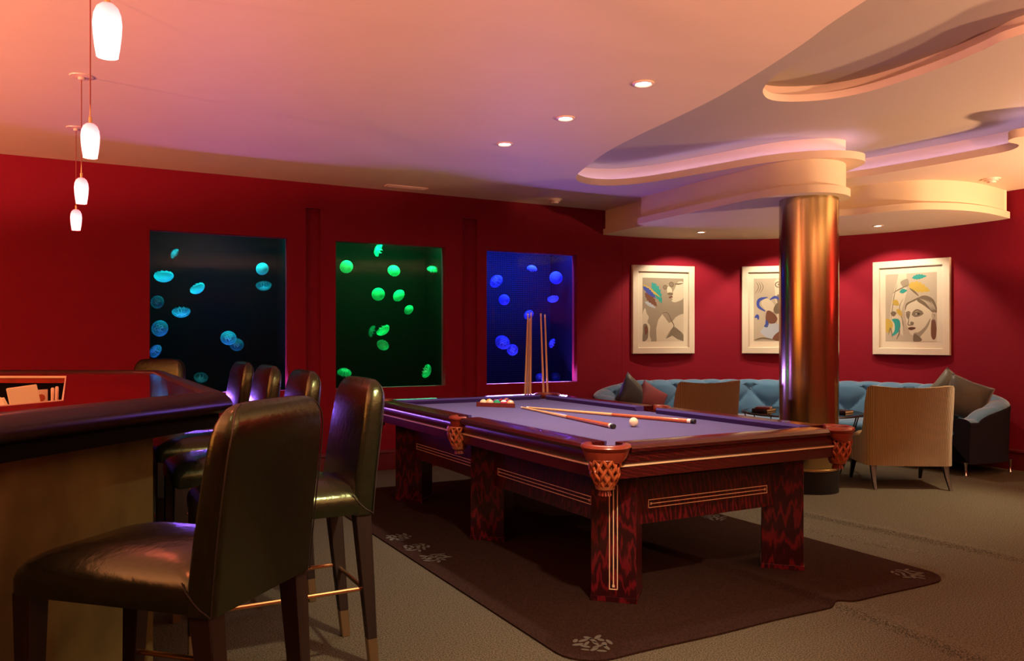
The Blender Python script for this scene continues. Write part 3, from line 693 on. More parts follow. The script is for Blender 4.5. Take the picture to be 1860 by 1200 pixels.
# rails (top wood flange and cushion) as six pieces
def rail(x0, x1, y0, y1, horiz):
    """wood top between outer edge and cushion; horiz rails run along X at the ends"""
    mb = MB()
    if horiz:
        s = 1 if y0 > 0 else -1; yo = s*(LN+.012); yi = s*(LN-.118)
        sec = [(yo, TZ-.035), (yo+s*.004, TZ-.018), (yo-s*.004, TZ-.003), (yo-s*.012, TZ), (yi, TZ+.001), (yi, TZ-.035)]
        rings = [[(x, a, z) for a, z in sec] for x in (x0, x1)]
        mb.loft(rings); mb.build('rail', M['oakx'], tb, smooth=40)
        mb = MB(); yn = s*(LN-.165)
        sec = [(yi, TZ+.0005), (yn+s*.008, TZ-.004), (yn, TZ-.010), (yn+s*.012, CZ), (yi, CZ)]
        rings = [[(x0, a, z) for a, z in sec[:1]]+[(x0+(.0 if i == 0 else .05 if False else .0), a, z) for i, (a, z) in enumerate(sec[1:])] for x0 in (x0,)]
        k = abs(yi-yn)
        A = [(x0+(abs(a-yi)), a, z) for a, z in sec]; B = [(x1-(abs(a-yi)), a, z) for a, z in sec]
        mb.loft([A, B]); mb.build('cushion', M['cushion'], tb, smooth=40)
    else:
        s = 1 if x0 > 0 else -1; xo = s*(W+.012); xi = s*(W-.118)
        sec = [(xo, TZ-.035), (xo+s*.004, TZ-.018), (xo-s*.004, TZ-.003), (xo-s*.012, TZ), (xi, TZ+.001), (xi, TZ-.035)]
        mb.loft([[(a, y, z) for a, z in sec] for y in (y0, y1)]); mb.build('rail', M['oaky'], tb, smooth=40)
        xn = s*(W-.165); sec = [(xi, TZ+.0005), (xn+s*.008, TZ-.004), (xn, TZ-.010), (xn+s*.012, CZ), (xi, CZ)]
        mb = MB(); A = [(a, y0+abs(a-xi), z) for a, z in sec]; B = [(a, y1-abs(a-xi), z) for a, z in sec]
        mb.loft([A, B]); mb.build('cushion', M['cushion'], tb, smooth=40)
g = .155
rail(-W+g, W-g, -1, -1, True); rail(-W+g, W-g, 1, 1, True)
for s in (-1, 1):
    rail(s, s, -LN+g, -.075, False); rail(s, s, .075, LN-g, False)
# bed
mb = MB(); mb.box(-W+.10, W-.10, -LN+.10, LN-.10, CZ-.02, CZ); mb.build('playing_cloth', M['cloth'], tb, smooth=0)
mb = MB(); mb.box(-W+.06, W-.06, -LN+.06, LN-.06, CZ-.06, CZ-.021); mb.build('slate_bed', M['dark'], tb, smooth=0)
# apron: profile swept around a rectangle (mitred) with corners cut for the pockets
def frame_ring(mb, sec, cut=.0):
    rings = []
    for sx, sy in ((-1, -1), (1, -1), (1, 1), (-1, 1)):
        rings.append([(sx*(W-o), sy*(LN-o), z) for o, z in sec])
    n = len(sec); vs = [p for r in rings for p in r]; fs = []
    for i in range(4):
        for j in range(n): a = i*n+j; b = i*n+(j+1) % n; c = ((i+1) % 4)*n+(j+1) % n; d = ((i+1) % 4)*n+j; fs.append((a, d, c, b))
    mb.add(vs, fs)
mb = MB(); frame_ring(mb, [(.012, TZ-.034), (.006, TZ-.05), (.010, .712), (.018, .700), (.010, .692), (.012, .640), (.030, .634), (.075, .634), (.075, TZ-.034)])
mb.build('apron', M['oakx'], tb, smooth=30)
mb = MB(); frame_ring(mb, [(.0065, .7035), (.0065, .6965), (.02, .6965), (.02, .7035)]); tag(mb.build('inlay_line', M['inlay'], tb, smooth=0), 'thin pale inlay line around the apron', None)
mb = MB(); frame_ring(mb, [(.16, .635), (.16, .60), (.30, .60), (.30, .635)]); mb.build('inner_frame', M['dark'], tb, smooth=0)
# lower panels with inlays
PX, PY, LX, LY = .625, 1.405, .58, 1.36
def inlay_rect(mb, u0, u1, v0, v1, f, wd=.0042):
    """f(u,v,depth) -> point; outline + centre line + end squares"""
    def bx(a0, a1, b0, b1):
        vs = [f(u, v, d) for d in (0, .003) for v in (b0, b1) for u in (a0, a1)]
        mb.add(vs, [(0, 2, 3, 1), (4, 5, 7, 6), (0, 1, 5, 4), (2, 6, 7, 3), (0, 4, 6, 2), (1, 3, 7, 5)])
    bx(u0, u1, v0, v0+wd); bx(u0, u1, v1-wd, v1); bx(u0, u0+wd, v0, v1); bx(u1-wd, u1, v0, v1)
    if (u1-u0) > (v1-v0):
        m = (v0+v1)/2; bx(u0+.02, u1-.02, m-.0022, m+.0022); bx(u0+.012, u0+.024, m-.006, m+.006); bx(u1-.024, u1-.012, m-.006, m+.006)
    else:
        m = (u0+u1)/2; bx(m-.0026, m+.0026, v0+.02, v1-.02); bx(m-.006, m+.006, v0+.012, v0+.024); bx(m-.006, m+.006, v1-.024, v1-.012)
for s in (-1, 1):
    mb = MB(); mb.box(-LX, LX, min(s*PY, s*(PY-.03)), max(s*PY, s*(PY-.03)), .362, .634)
    p = mb.build('side_panel', M['oak'], tb, smooth=0)
    mb = MB(); inlay_rect(mb, -.418, .418, .438, .482, lambda u, v, d: (u, s*(PY+.0012-d), v)); tag(mb.build('inlay', M['inlay'], p, smooth=0), 'pale rectangular inlay', None)
    for q in (-1, 1):
        y0, y1 = (-LY, 0) if q < 0 else (0, LY)
        mb = MB(); mb.box(min(s*PX, s*(PX-.03)), max(s*PX, s*(PX-.03)), y0, y1, .364, .634)
        p = mb.build('side_panel', M['oak'], tb, smooth=0)
        mb = MB(); inlay_rect(mb, q*.68-.52, q*.68+.52, .438, .482, lambda u, v, d: (s*(PX+.0012-d), u, v)); tag(mb.build('inlay', M['inlay'], p, smooth=0), 'pale rectangular inlay', None)
def diag(r, z, cx, cy): return [(cx-r, cy, z), (cx, cy-r, z), (cx+r, cy, z), (cx, cy+r, z)]
for sx in (-1, 1):
    for k in (-1, 0, 1):
        cx, cy = sx*LX, k*LY; r = .158
        mb = MB(); mb.loft([diag(r, .030, cx, cy), diag(r, .638, cx, cy)]); l = mb.build('leg', M['oak'], tb, smooth=0, bev=.003)
        mb = MB(); mb.loft([diag(r+.005, .010, cx, cy), diag(r+.005, .034, cx, cy), diag(r, .0345, cx, cy)]); mb.build('plinth', M['oak'], l, smooth=0)
        if k:
            d = Vector((sx, k, 0)).normalized(); tv = Vector((-d.y, d.x, 0)); off = r/math.sqrt(2)+.0012
            mb = MB(); inlay_rect(mb, -.0215, .0215, .07, .585, lambda u, v, dd: tuple(Vector((cx, cy, 0))+tv*u+d*(off-dd)+Vector((0, 0, v))))
            tag(mb.build('inlay', M['inlay'], l, smooth=0), 'tall pale rectangular inlay', None)
# pockets
def pocket(cx, cy, ang, arc_half, r):
    """leather covered iron, scalloped flap and woven basket; ang = outward direction"""
    e = MB(); n = 18; rings = []
    for i in range(n+1):
        a = ang-arc_half+2*arc_half*i/n; c, s = math.cos(a), math.sin(a)
        sec = [(r-.030, TZ-.030), (r-.034, TZ-.006), (r-.026, TZ+.006), (r-.008, TZ+.008), (r+.008, TZ+.002), (r+.012, TZ-.008), (r+.004, TZ-.022), (r-.004, TZ-.030)]
        rings.append([(cx+q*c, cy+q*s, z) for q, z in sec])
    e.loft(rings); p = e.build('pocket', M['leatherred'], tb, smooth=50)
    e = MB(); top = []; bot = []; it = []; ib = []; n = 26
    for i in range(n+1):
        u = -1+2*i/n; a = ang+arc_half*.93*u; c, s = math.cos(a), math.sin(a)
        zb = TZ-.072+.020*abs(u)**2-.010*math.cos(u*PI*2)**2*(1 if abs(u) < .95 else 0)
        if abs(u) > .86: zb += .012
        top.append((cx+(r+.003)*c, cy+(r+.003)*s, TZ-.026)); bot.append((cx+(r-.012)*c, cy+(r-.012)*s, zb))
        it.append((cx+(r-.004)*c, cy+(r-.004)*s, TZ-.026)); ib.append((cx+(r-.017)*c, cy+(r-.017)*s, zb))
    mid = [((a[0]*.45+b[0]*.55), (a[1]*.45+b[1]*.55), a[2]*.5+b[2]*.5) for a, b in zip(top, bot)]
    mid = [(cx+(m[0]-cx)*1.03, cy+(m[1]-cy)*1.03, m[2]) for m in mid]
    e.loft([top, mid, bot, ib, it, top], False, False); e.build('leather_flap', M['leatherred'], p, smooth=50)
    # woven basket: two families of twisted straps on a bowl surface
    o = Vector((math.cos(ang), math.sin(ang), 0)); bx, by = cx+o.x*(.028), cy+o.y*(.028)
    prof = lambda t: (.070-.004*t-.045*t**3.2 if t > 0 else .070, TZ-.062-t*.145)
    e = MB()
    for fam in (-1, 1):
        for k in range(11):
            pts = []
            for j in range(13):
                t = j/12; rr, z = prof(t); a = 2*PI*k/11+fam*t*1.25
                rr += .0035*math.sin(t*PI*5+(PI if fam > 0 else 0)+k*PI)
                pts.append((bx+rr*math.cos(a), by+rr*math.sin(a), z))
            e.tube(pts, .0074, 6)
    rr, z = prof(0); e.tube([(bx+rr*math.cos(a), by+rr*math.sin(a), z) for a in [2*PI*i/20 for i in range(21)]], .006, 5)
    e.build('woven_basket', M['net'], p, smooth=60)
    e = MB(); e.lathe([(.045-.001, -.0), (.056, .06), (.058, .125)], 18, T=Matrix.Translation((bx, by, TZ-.062-.140)), caps=True); tag(e.build('basket_lining', M['lining'], p, smooth=60), 'dark lining inside the weave', None)
    e = MB(); zb = TZ-.062-.145
    e.lathe([(.0005, 0), (.020, -.002), (.024, .004), (.018, .010)], 14, T=Matrix.Translation((bx, by, zb-.004)))
    for k in range(12):
        a = 2*PI*k/12; e.tube([(bx+.020*math.cos(a), by+.020*math.sin(a), zb), (bx+.028*math.cos(a), by+.028*math.sin(a), zb-.026)], [.0045, .0055], 5)
    e.build('tassel', M['leatherred'], p)
for (x, y) in PK: pocket(x, y, math.atan2(y, x) if False else math.atan2(math.copysign(1, y), math.copysign(1, x)), R(112), .108)
for s in (-1, 1): pocket(s*(W-.045), 0, 0 if s > 0 else PI, R(78), .082)

# ------------------------------------------------------------------ on the table
tx, ty = Vector((2.79, 5.68)), Vector((3.025, 5.40))
dv = (ty-tx).normalized(); rk_a = math.atan2(dv.y, dv.x); side = .345; h_ = side*math.sqrt(3)/2
t = thing('ball_rack', 'dark red triangular ball rack lying on the violet cloth', 'ball rack', (tx.x, tx.y, CZ), rk_a)
tri = [(0, 0), (side, 0), (side/2, h_)]
ins = offset_loop(tri, 0)
cen = Vector((side/2, h_/3)); sc = 1-.009/(h_/3)
tri_i = [tuple(cen+(Vector(p)-cen)*sc) for p in tri]
def rnd(tr, r=.03):
    out = []
    for i in range(3):
        p = Vector(tr[i]); a = Vector(tr[i-1]); b = Vector(tr[(i+1) % 3]); u = p+(a-p).normalized()*r; v = p+(b-p).normalized()*r
        for k in range(6):
            s = k/5; out.append(tuple(u*(1-s)**2+p*2*s*(1-s)+v*s*s))
    return out
oo, ii = rnd(tri), rnd(tri_i)
mb = MB()
mb.loft([[(p[0], p[1], z) for p in q] for q, z in ((oo, .0015), (oo, .034), (ii, .034), (ii, .0015), (oo, .0015))], True, False)
mb.build('rack_frame', M['leatherred'], t, smooth=30, bev=.001)
cols = [('cream', (.82, .70, .45)), ('pale_peach', (.85, .58, .40)), ('green', (.02, .33, .14)), ('crimson', (.42, .01, .06)), ('pale_orange', (.85, .55, .30))]
deep = [(.6, .02, .01), (.02, .04, .35), (.7, .45, .02), (.25, .02, .2), (.02, .02, .02)]
def ballmesh(m):
    mb = MB(); mb.lathe([(max(.0004, .0285*math.sin(PI*i/14)), .0285*(1-math.cos(PI*i/14))) for i in range(15)], 24); return mb.build('pool_ball', m)
def striped(name, a, b, horiz=True):
    m = mat(name, a, .12, coat=.6); nt = m.node_tree; N = nt.nodes; L = nt.links; bs = N['Principled BSDF']
    tc = N.new('ShaderNodeTexCoord'); sx = N.new('ShaderNodeSeparateXYZ'); L.new(tc.outputs['Object'], sx.inputs[0])
    s1 = N.new('ShaderNodeMath'); s1.operation = 'SUBTRACT'; s1.inputs[1].default_value = .0285; L.new(sx.outputs[2], s1.inputs[0])
    ab = N.new('ShaderNodeMath'); ab.operation = 'ABSOLUTE'; L.new(s1.outputs[0], ab.inputs[0])
    lt = N.new('ShaderNodeMath'); lt.operation = 'LESS_THAN'; lt.inputs[1].default_value = .014; L.new(ab.outputs[0], lt.inputs[0])
    mx = N.new('ShaderNodeMix'); mx.data_type = 'RGBA'; L.new(lt.outputs[0], mx.inputs[0]); mx.inputs[6].default_value = (*a, 1); mx.inputs[7].default_value = (*b, 1)
    L.new(mx.outputs[2], bs.inputs['Base Color']); return m
rd_ = .0288; up = Vector((0, 0))
c0 = Vector((side/2-4*rd_, rd_+.010)); labels = ['cream pool ball, leftmost in the front row of the rack', 'pale peach pool ball between the cream and green balls', 'green pool ball in the middle of the front row', 'white pool ball with a crimson band beside the green ball', 'pale orange pool ball, rightmost in the front row of the rack']
RT = Matrix.Rotation(rk_a, 2)
for row in range(5):
    for k in range(5-row):
        lp_ = Vector((c0.x+row*rd_+k*2*rd_, c0.y+row*rd_*math.sqrt(3))); wp = tx+RT @ lp_
        if row == 0:
            m = [mat('cream_ball', (.80, .66, .42), .12, coat=.6), mat('peach_ball', (.82, .52, .34), .12, coat=.6), mat('green_ball', (.02, .36, .16), .12, coat=.6), striped('crimson_striped_ball', (.85, .78, .7), (.50, .01, .12)), striped('orange_striped_ball', (.82, .62, .42), (.80, .42, .18))][k]
            lb = labels[k]
        else:
            m = mat('pool_ball_colour', deep[(row*2+k) % 5], .12, coat=.6); lb = 'pool ball hidden behind the front row inside the rack'
        o = ballmesh(m); o.location = (wp.x, wp.y, CZ+.0005); o.rotation_euler = (0, 0, 0); tag(o, lb, 'pool ball', 'pool balls in the rack' if row == 0 else 'pool balls hidden in the rack')
o = ballmesh(M['ivory']); o.name = 'cue_ball'; o.location = (3.0, 3.915, CZ+.0005); tag(o, 'ivory white cue ball lying on the cloth between the two cues', 'cue ball')

def cue(a, b, label, group=None, rt=.0066, rb=.0148):
    a, b = Vector(a), Vector(b); t = thing('billiard_cue', label, 'cue', a, 0, group); d = b-a; L_ = d.length; d.normalize()
    p = lambda s: tuple(d*(s*L_)); r = lambda s: rt+(rb-rt)*s
    mb = MB(); mb.tube([p(.022), p(.3), p(.56)], [r(.022), r(.3), r(.56)], 12); mb.build('shaft', M['maple'], t)
    mb = MB(); mb.tube([p(.56), p(.8), p(.965)], [r(.56), r(.8), r(.965)], 12); mb.build('butt', M['butt'], t)
    mb = MB(); mb.tube([p(.002), p(.022)], [rt, rt], 10); mb.build('ferrule', M['white'], t)
    mb = MB(); mb.tube([p(-.003), p(.002)], [rt*.8, rt], 10); mb.build('tip', M['pillowdark'], t)
    mb = MB(); mb.tube([p(.965), p(.982)], [r(.97), r(.98)], 12); mb.build('ring', M['white'], t)
    mb = MB(); mb.tube([p(.982), p(1.0)], [r(.97), r(.9)], 12); mb.build('bumper', M['rubber'], t)
cue((3.03, 5.36, CZ+.0085), (2.825, 3.875, CZ+.0155), 'cue lying on the cloth, nearer the camera and pointing at the rack corner')
cue((3.065, 5.34, CZ+.0085), (3.435, 3.855, CZ+.0155), 'cue lying on the cloth behind the white ball, its butt end to the right')

# ------------------------------------------------------------------ floor rack with standing cues behind the table
RKX, RKY = 3.96, 6.72
t = thing('cue_rack', 'low dark wooden floor rack holding cues in front of the blue tank', 'cue rack', (RKX, RKY, 0), R(-29))
mb = MB(); mb.box(-.17, .17, -.09, .09, .01, .06); mb.build('base', M['oak'], t, smooth=0, bev=.004)
for s in (-1, 1):
    mb = MB(); mb.box(s*.15-.012, s*.15+.012, .05, .075, .06, .60); mb.build('post', M['oak'], t, smooth=0, bev=.003)
mb = MB(); mb.box(-.17, .17, .050, .075, .60, .62); mb.build('top_shelf', M['oak'], t, smooth=0, bev=.003)
ca, sa = math.cos(R(-29)), math.sin(R(-29))
def rk(u, v, z): return (RKX+u*ca-v*sa, RKY+u*sa+v*ca, z)
for (ub, ut, v, zt, lb) in [(-.108, -.074, -.040, 1.545, 'standing cue, leftmost in the rack before the blue tank'), (-.082, -.058, .02, 1.50, 'standing cue second from the left in the rack, between two close cues'),
                            (-.054, -.044, -.035, 1.555, 'standing cue third from the left, right edge of the left bundle'), (.085, .050, -.035, 1.545, 'standing cue on the left of the right-hand pair'), (.124, .090, -.02, 1.535, 'standing cue farthest to the right in the rack')]:
    a = Vector(rk(ut, v*.4, zt)); b = Vector(rk(ub-(ut-ub)*.5, v, .064)); cue(a, b, lb, 'cues standing in the floor rack', .0075, .0145)

# ------------------------------------------------------------------ bronze pillar
t = thing('pillar', 'round polished bronze clad pillar with a black base', 'pillar', (5.557, 4.805, 0))
PR = .242
mb = MB(); mb.lathe([(PR, .0), (PR, .19)], 48, caps=True); mb.build('plinth', M['dark'], t, smooth=50)
mb = MB(); mb.lathe([(PR, .191), (PR+.001, .26), (PR+.001, 2.492)], 64); mb.build('metal_cladding', M['pillar'], t, smooth=50)
for a in (-31.5,):
    mb = MB(); mb.box(PR-.001, PR+.003, -.0025, .0025, .191, 2.492, T=Matrix.Rotation(R(a), 4, 'Z')); mb.build('seam_strip', M['brass'], t, smooth=0)
mb = MB(); mb.lathe([(PR+.004, .191), (PR+.004, .205), (PR+.001, .207)], 48); mb.build('base_ring', M['brass'], t)
struct_o = None

# ------------------------------------------------------------------ framed prints
def art_poly(mb, pts, mi, z, sm=True):
    p = smooth_loop([(a, b, 0) for a, b in pts], 5) if sm else [(a, b, 0) for a, b in pts]
    ls = [[Vector((q[0], q[1], 0)) for q in p]]; tr = tessellate_polygon(ls)
    mb.add([(q[0], q[1], z) for q in p], [tuple(x) for x in tr], mi)
def stroke(mb, pts, wd, mi, z):
    p = smooth_loop([(a, b, 0) for a, b in pts], 6, False); n = len(p); Lp = []; Rp = []
    for i in range(n):
        a = Vector(p[max(i-1, 0)]); b = Vector(p[min(i+1, n-1)]); t_ = (b-a).normalized(); k = wd*math.sin(PI*min(1, max(.12, (i+.6)/n)))
        Lp.append((p[i][0]-t_.y*k, p[i][1]+t_.x*k, z)); Rp.append((p[i][0]+t_.y*k, p[i][1]-t_.x*k, z))
    mb.loft([Lp, Rp], False, False, mi)
ART = [mat('print_'+n, tuple(v*.66 for v in c), .8) for n, c in [('grey', (.36, .30, .20)), ('paper', (.74, .66, .46)), ('umber', (.20, .15, .085)), ('teal', (.02, .36, .30)), ('blue', (.04, .08, .42)),
      ('brown', (.19, .07, .03)), ('yellow', (.62, .44, .06)), ('midgrey', (.24, .19, .12)), ('paleblue', (.50, .56, .62)), ('black', (.03, .025, .02)), ('lightgrey', (.55, .47, .33))]]
GREY, PAP, UMB, TEA, BLU, BRN, YEL, MID, PBL, BLK, LGR = range(11)
def feather(mb, x, y, l, wd, a, mi, z):
    n = 12; L_ = []
    for i in range(n+1): s = i/n; L_.append((s*l, wd*math.sin(PI*s**.8)*(1+.18*(-1)**i)))
    for i in range(n, -1, -1): s = i/n; L_.append((s*l, -.75*wd*math.sin(PI*s**.8)*(1+.18*(-1)**i)))
    c, s = math.cos(a), math.sin(a); asp = .62/.75
    art_poly(mb, [(x+(p[0]*c-p[1]*s), y+(p[0]*s+p[1]*c)*asp) for p in L_], mi, z, False)
def art1(mb):
    d = .001
    art_poly(mb, [(0, 0), (1, 0), (1, 1), (0, 1)], GREY, 0, False)
    art_poly(mb, [(.34, 0), (.33, .2), (.38, .34), (.48, .43), (.56, .36), (.64, .29), (.72, .31), (.80, .38), (.90, .42), (1, .44), (1, 0)], PAP, d, False)      # shoulder
    art_poly(mb, [(1, .93), (.86, .94), (.80, .86), (.74, .78), (.73, .73), (.70, .70), (.73, .665), (.70, .64), (.78, .62), (.88, .64), (1, .70)], PAP, d)      # face in profile
    art_poly(mb, [(.60, .88), (.66, .89), (.70, .84), (.72, .78), (.64, .745), (.60, .77)], PAP, d)
    art_poly(mb, [(.60, .76), (.66, .775), (.74, .76), (.72, .735), (.63, .735)], UMB, 2*d)      # nose shade
    art_poly(mb, [(.64, .705), (.70, .72), (.74, .70), (.70, .69), (.65, .68)], BRN, 2*d)        # lips
    for cx, cy, r in ((.545, .855, .055), (.70, .90, .065)):
        art_poly(mb, [(cx+r*math.cos(a), cy+r*.62*math.sin(a)*1.15) for a in [2*PI*i/12 for i in range(12)]], UMB, 3*d)
        art_poly(mb, [(cx+r*.55*math.cos(a), cy+r*.35*math.sin(a)*1.15) for a in [2*PI*i/12 for i in range(12)]], MID, 4*d)
    stroke(mb, [(.77, .915), (.86, .91), (1, .925)], .014, UMB, 3*d)
    stroke(mb, [(.59, .87), (.64, .885)], .008, UMB, 3*d)
    stroke(mb, [(.46, .44), (.60, .45), (.70, .33), (.76, .24), (.66, .15), (.55, .05)], .010, UMB, 3*d)
    stroke(mb, [(.76, .24), (.88, .17), (1, .11)], .008, UMB, 3*d)
    art_poly(mb, [(.76, .23), (1, .10), (1, .0), (.86, .03), (.72, .09), (.60, .05), (.56, .04)], MID, 2*d, False)
    art_poly(mb, [(0, .40), (.06, .52), (.10, .44), (.15, .38), (.12, .30), (.18, .24), (.17, .10), (.20, 0), (0, 0)], PAP, d)
    art_poly(mb, [(.02, .26), (.10, .27), (.14, .18), (.12, .04), (0, 0), (.01, .14)], MID, 2*d)
    art_poly(mb, [(.05, .22), (.10, .24), (.13, .16), (.07, .10)], BRN, 3*d)
    feather(mb, .22, .93, .48, .10, R(-58), TEA, 3*d); feather(mb, .0, .90, .52, .028, R(-30), YEL, 4*d)
    feather(mb, .0, .86, .40, .055, R(-34), BLU, 5*d); feather(mb, .05, .76, .40, .085, R(-40), BRN, 4*d); feather(mb, .05, .62, .30, .04, R(-24), PBL, 3*d)
def art2(mb):
    d = .001
    art_poly(mb, [(0, 0), (1, 0), (1, 1), (0, 1)], LGR, 0, False)
    art_poly(mb, [(.48, .60), (.45, .78), (.45, .96), (.60, 1), (.78, .97), (.82, .84), (.76, .70), (.70, .60)], PAP, d)
    for cx in (.53, .72):
        art_poly(mb, [(cx+.085*math.cos(a), .90+.05*math.sin(a)) for a in [2*PI*i/12 for i in range(12)]], UMB, 2*d)
        art_poly(mb, [(cx+.060*math.cos(a), .90+.033*math.sin(a)) for a in [2*PI*i/12 for i in range(12)]], PAP, 3*d)
        art_poly(mb, [(cx+.025*math.cos(a), .90+.016*math.sin(a)) for a in [2*PI*i/12 for i in range(12)]], UMB, 4*d)
    stroke(mb, [(.56, .79), (.62, .77), (.70, .79)], .014, MID, 2*d)
    art_poly(mb, [(.50, .74), (.66, .72), (.76, .74), (.74, .62), (.60, .56), (.50, .62)], MID, 2*d)
    art_poly(mb, [(.42, .52), (.52, .62), (.66, .56), (.62, .46), (.46, .44)], UMB, 3*d)
    stroke(mb, [(.24, .48), (.10, .56), (.12, .66), (.30, .70)], .032, BLU, 3*d); stroke(mb, [(.34, .66), (.46, .70), (.58, .64)], .022, BLU, 3*d)
    art_poly(mb, [(.16, .62), (.26, .68), (.40, .62), (.46, .50), (.34, .46), (.22, .52)], PAP, 2*d)
    art_poly(mb, [(.28, .48), (.40, .46), (.50, .36), (.42, .28), (.26, .32)], BRN, 3*d); stroke(mb, [(.02, .38), (.08, .40), (.10, .34)], .03, BLU, 3*d); stroke(mb, [(.26, .34), (.28, .26), (.22, .24)], .035, BLU, 4*d)
    art_poly(mb, [(.48, .40), (.60, .48), (.74, .40), (.92, .30), (1, .2), (1, .02), (.62, .02), (.54, .2)], PAP, 2*d)
    art_poly(mb, [(.14, .16), (.30, .26), (.50, .28), (.58, .20), (.44, .10), (.36, .02), (.24, .08)], PBL, 4*d)
    art_poly(mb, [(.42, .02), (.40, .12), (.54, .18), (.64, .12), (.62, .02)], BRN, 3*d); stroke(mb, [(.02, .02), (.2, .05), (.45, .02)], .014, UMB, 5*d)
    for k in range(4): stroke(mb, [(.62+.06*k, .10+.05*k), (.72+.06*k, .13+.03*k), (.80+.05*k, .08)], .008, MID, 5*d)
    for k in range(3): stroke(mb, [(.05+.05*k, .95), (.10+.05*k, .86), (.03+.05*k, .76)], .008, MID, d)
def art3(mb):
    d = .001
    art_poly(mb, [(0, 0), (1, 0), (1, 1), (0, 1)], LGR, 0, False)
    art_poly(mb, [(.26, 1), (.22, .86), (.16, .72), (.10, .5), (.08, .30), (.16, .10), (.30, .12), (.42, .02), (.40, .3), (.34, .5), (.42, .72), (.42, 1)], PAP, d, False)
    art_poly(mb, [(.30, .88), (.44, .92), (.46, .82), (.36, .80)], GREY, 2*d); stroke(mb, [(.14, .72), (.30, .78), (.48, .84)], .010, MID, 3*d)
    stroke(mb, [(.10, .30), (.14, .50), (.18, .70), (.24, .86)], .008, MID, 2*d); stroke(mb, [(.38, .1), (.34, .3), (.28, .5), (.36, .64)], .008, MID, 2*d)
    art_poly(mb, [(.42, 0), (.34, .24), (.32, .44), (.40, .60), (.56, .66), (.80, .66), (1, .6), (1, 0)], LGR, 2*d)
    art_poly(mb, [(.40, .48), (.39, .40), (.41, .32), (.42, .25), (.46, .18), (.49, .12), (.55, .09), (.62, .10), (.60, 0), (1, 0), (.98, .2), (.95, .45), (.80, .56), (.62, .60), (.48, .58)], PAP, 3*d, True)
    art_poly(mb, [(.39, .50), (.42, .56), (.52, .60), (.66, .645), (.60, .60), (.48, .56), (.42, .52), (.40, .46)], UMB, 4*d)
    art_poly(mb, [(.62, .60), (.70, .66), (.82, .66), (.94, .60), (1, .48), (1, .42), (.92, .42), (.86, .46), (.76, .52)], UMB, 4*d)
    for k in range(5): stroke(mb, [(.68+.05*k, .625-.01*k), (.80+.035*k, .56-.012*k), (.90+.02*k, .45)], .007, LGR, 5*d)
    art_poly(mb, [(.90, .30), (.96, .32), (.99, .20), (.98, .06), (.93, .03), (.89, .10)], BRN, 5*d)
    art_poly(mb, [(.90, .40), (.97, .42), (.99, .34), (.92, .30)], LGR, 5*d); stroke(mb, [(.92, .39), (.96, .38), (.94, .33)], .006, MID, 6*d)
    art_poly(mb, [(.52, .40), (.58, .435), (.68, .44), (.75, .41), (.68, .37), (.58, .36)], MID, 5*d)
    art_poly(mb, [(.56, .405), (.63, .425), (.71, .41), (.65, .385)], UMB, 6*d); art_poly(mb, [(.585, .403), (.61, .412), (.63, .40), (.60, .392)], LGR, 7*d); art_poly(mb, [(.63, .40), (.65, .418), (.675, .40), (.65, .39)], BLK, 7*d)
    stroke(mb, [(.53, .42), (.62, .46), (.74, .43)], .012, UMB, 6*d)
    art_poly(mb, [(.41, .41), (.45, .42), (.49, .41), (.46, .33), (.42, .36)], MID, 5*d); stroke(mb, [(.40, .42), (.46, .435), (.50, .42)], .010, UMB, 6*d)
    stroke(mb, [(.47, .38), (.46, .30), (.45, .25), (.50, .24), (.55, .26)], .010, MID, 5*d); art_poly(mb, [(.50, .29), (.56, .28), (.55, .24), (.50, .24)], MID, 5*d)
    art_poly(mb, [(.45, .20), (.52, .215), (.60, .20), (.56, .175), (.50, .165), (.46, .18)], BRN, 6*d); stroke(mb, [(.45, .195), (.52, .19), (.60, .205)], .005, BLK, 7*d)
    art_poly(mb, [(.56, .12), (.66, .14), (.78, .22), (.88, .34), (.84, .22), (.72, .10), (.62, .02), (.56, .02)], GREY, 4*d)
    art_poly(mb, [(.56, .10), (.62, .10), (.72, .02), (.56, .0)], UMB, 5*d)
    feather(mb, .52, .93, .30, .05, R(4), TEA, 3*d); feather(mb, .44, .83, .46, .10, R(-16), YEL, 2*d)
    feather(mb, .28, .73, .16, .045, R(10), TEA, 4*d); feather(mb, .14, .60, .16, .06, R(-30), YEL, 4*d); feather(mb, .22, .48, .18, .05, R(-50), YEL, 4*d)
    art_poly(mb, [(0, .33), (.10, .32), (.15, .24), (.10, .14), (.02, .14), (0, .2)], YEL, 3*d); art_poly(mb, [(.13, .33), (.26, .33), (.30, .24), (.26, .14), (.12, .08), (.18, .16), (.18, .26)], TEA, 4*d)
    stroke(mb, [(.48, .78), (.58, .72), (.66, .66)], .016, UMB, 5*d); art_poly(mb, [(.10, .42), (.16, .45), (.22, .42), (.16, .37)], UMB, 3*d)
    stroke(mb, [(.06, .10), (.10, .2), (.14, .05)], .012, MID, 4*d); stroke(mb, [(.22, .03), (.28, .14), (.26, .22)], .014, MID, 4*d)
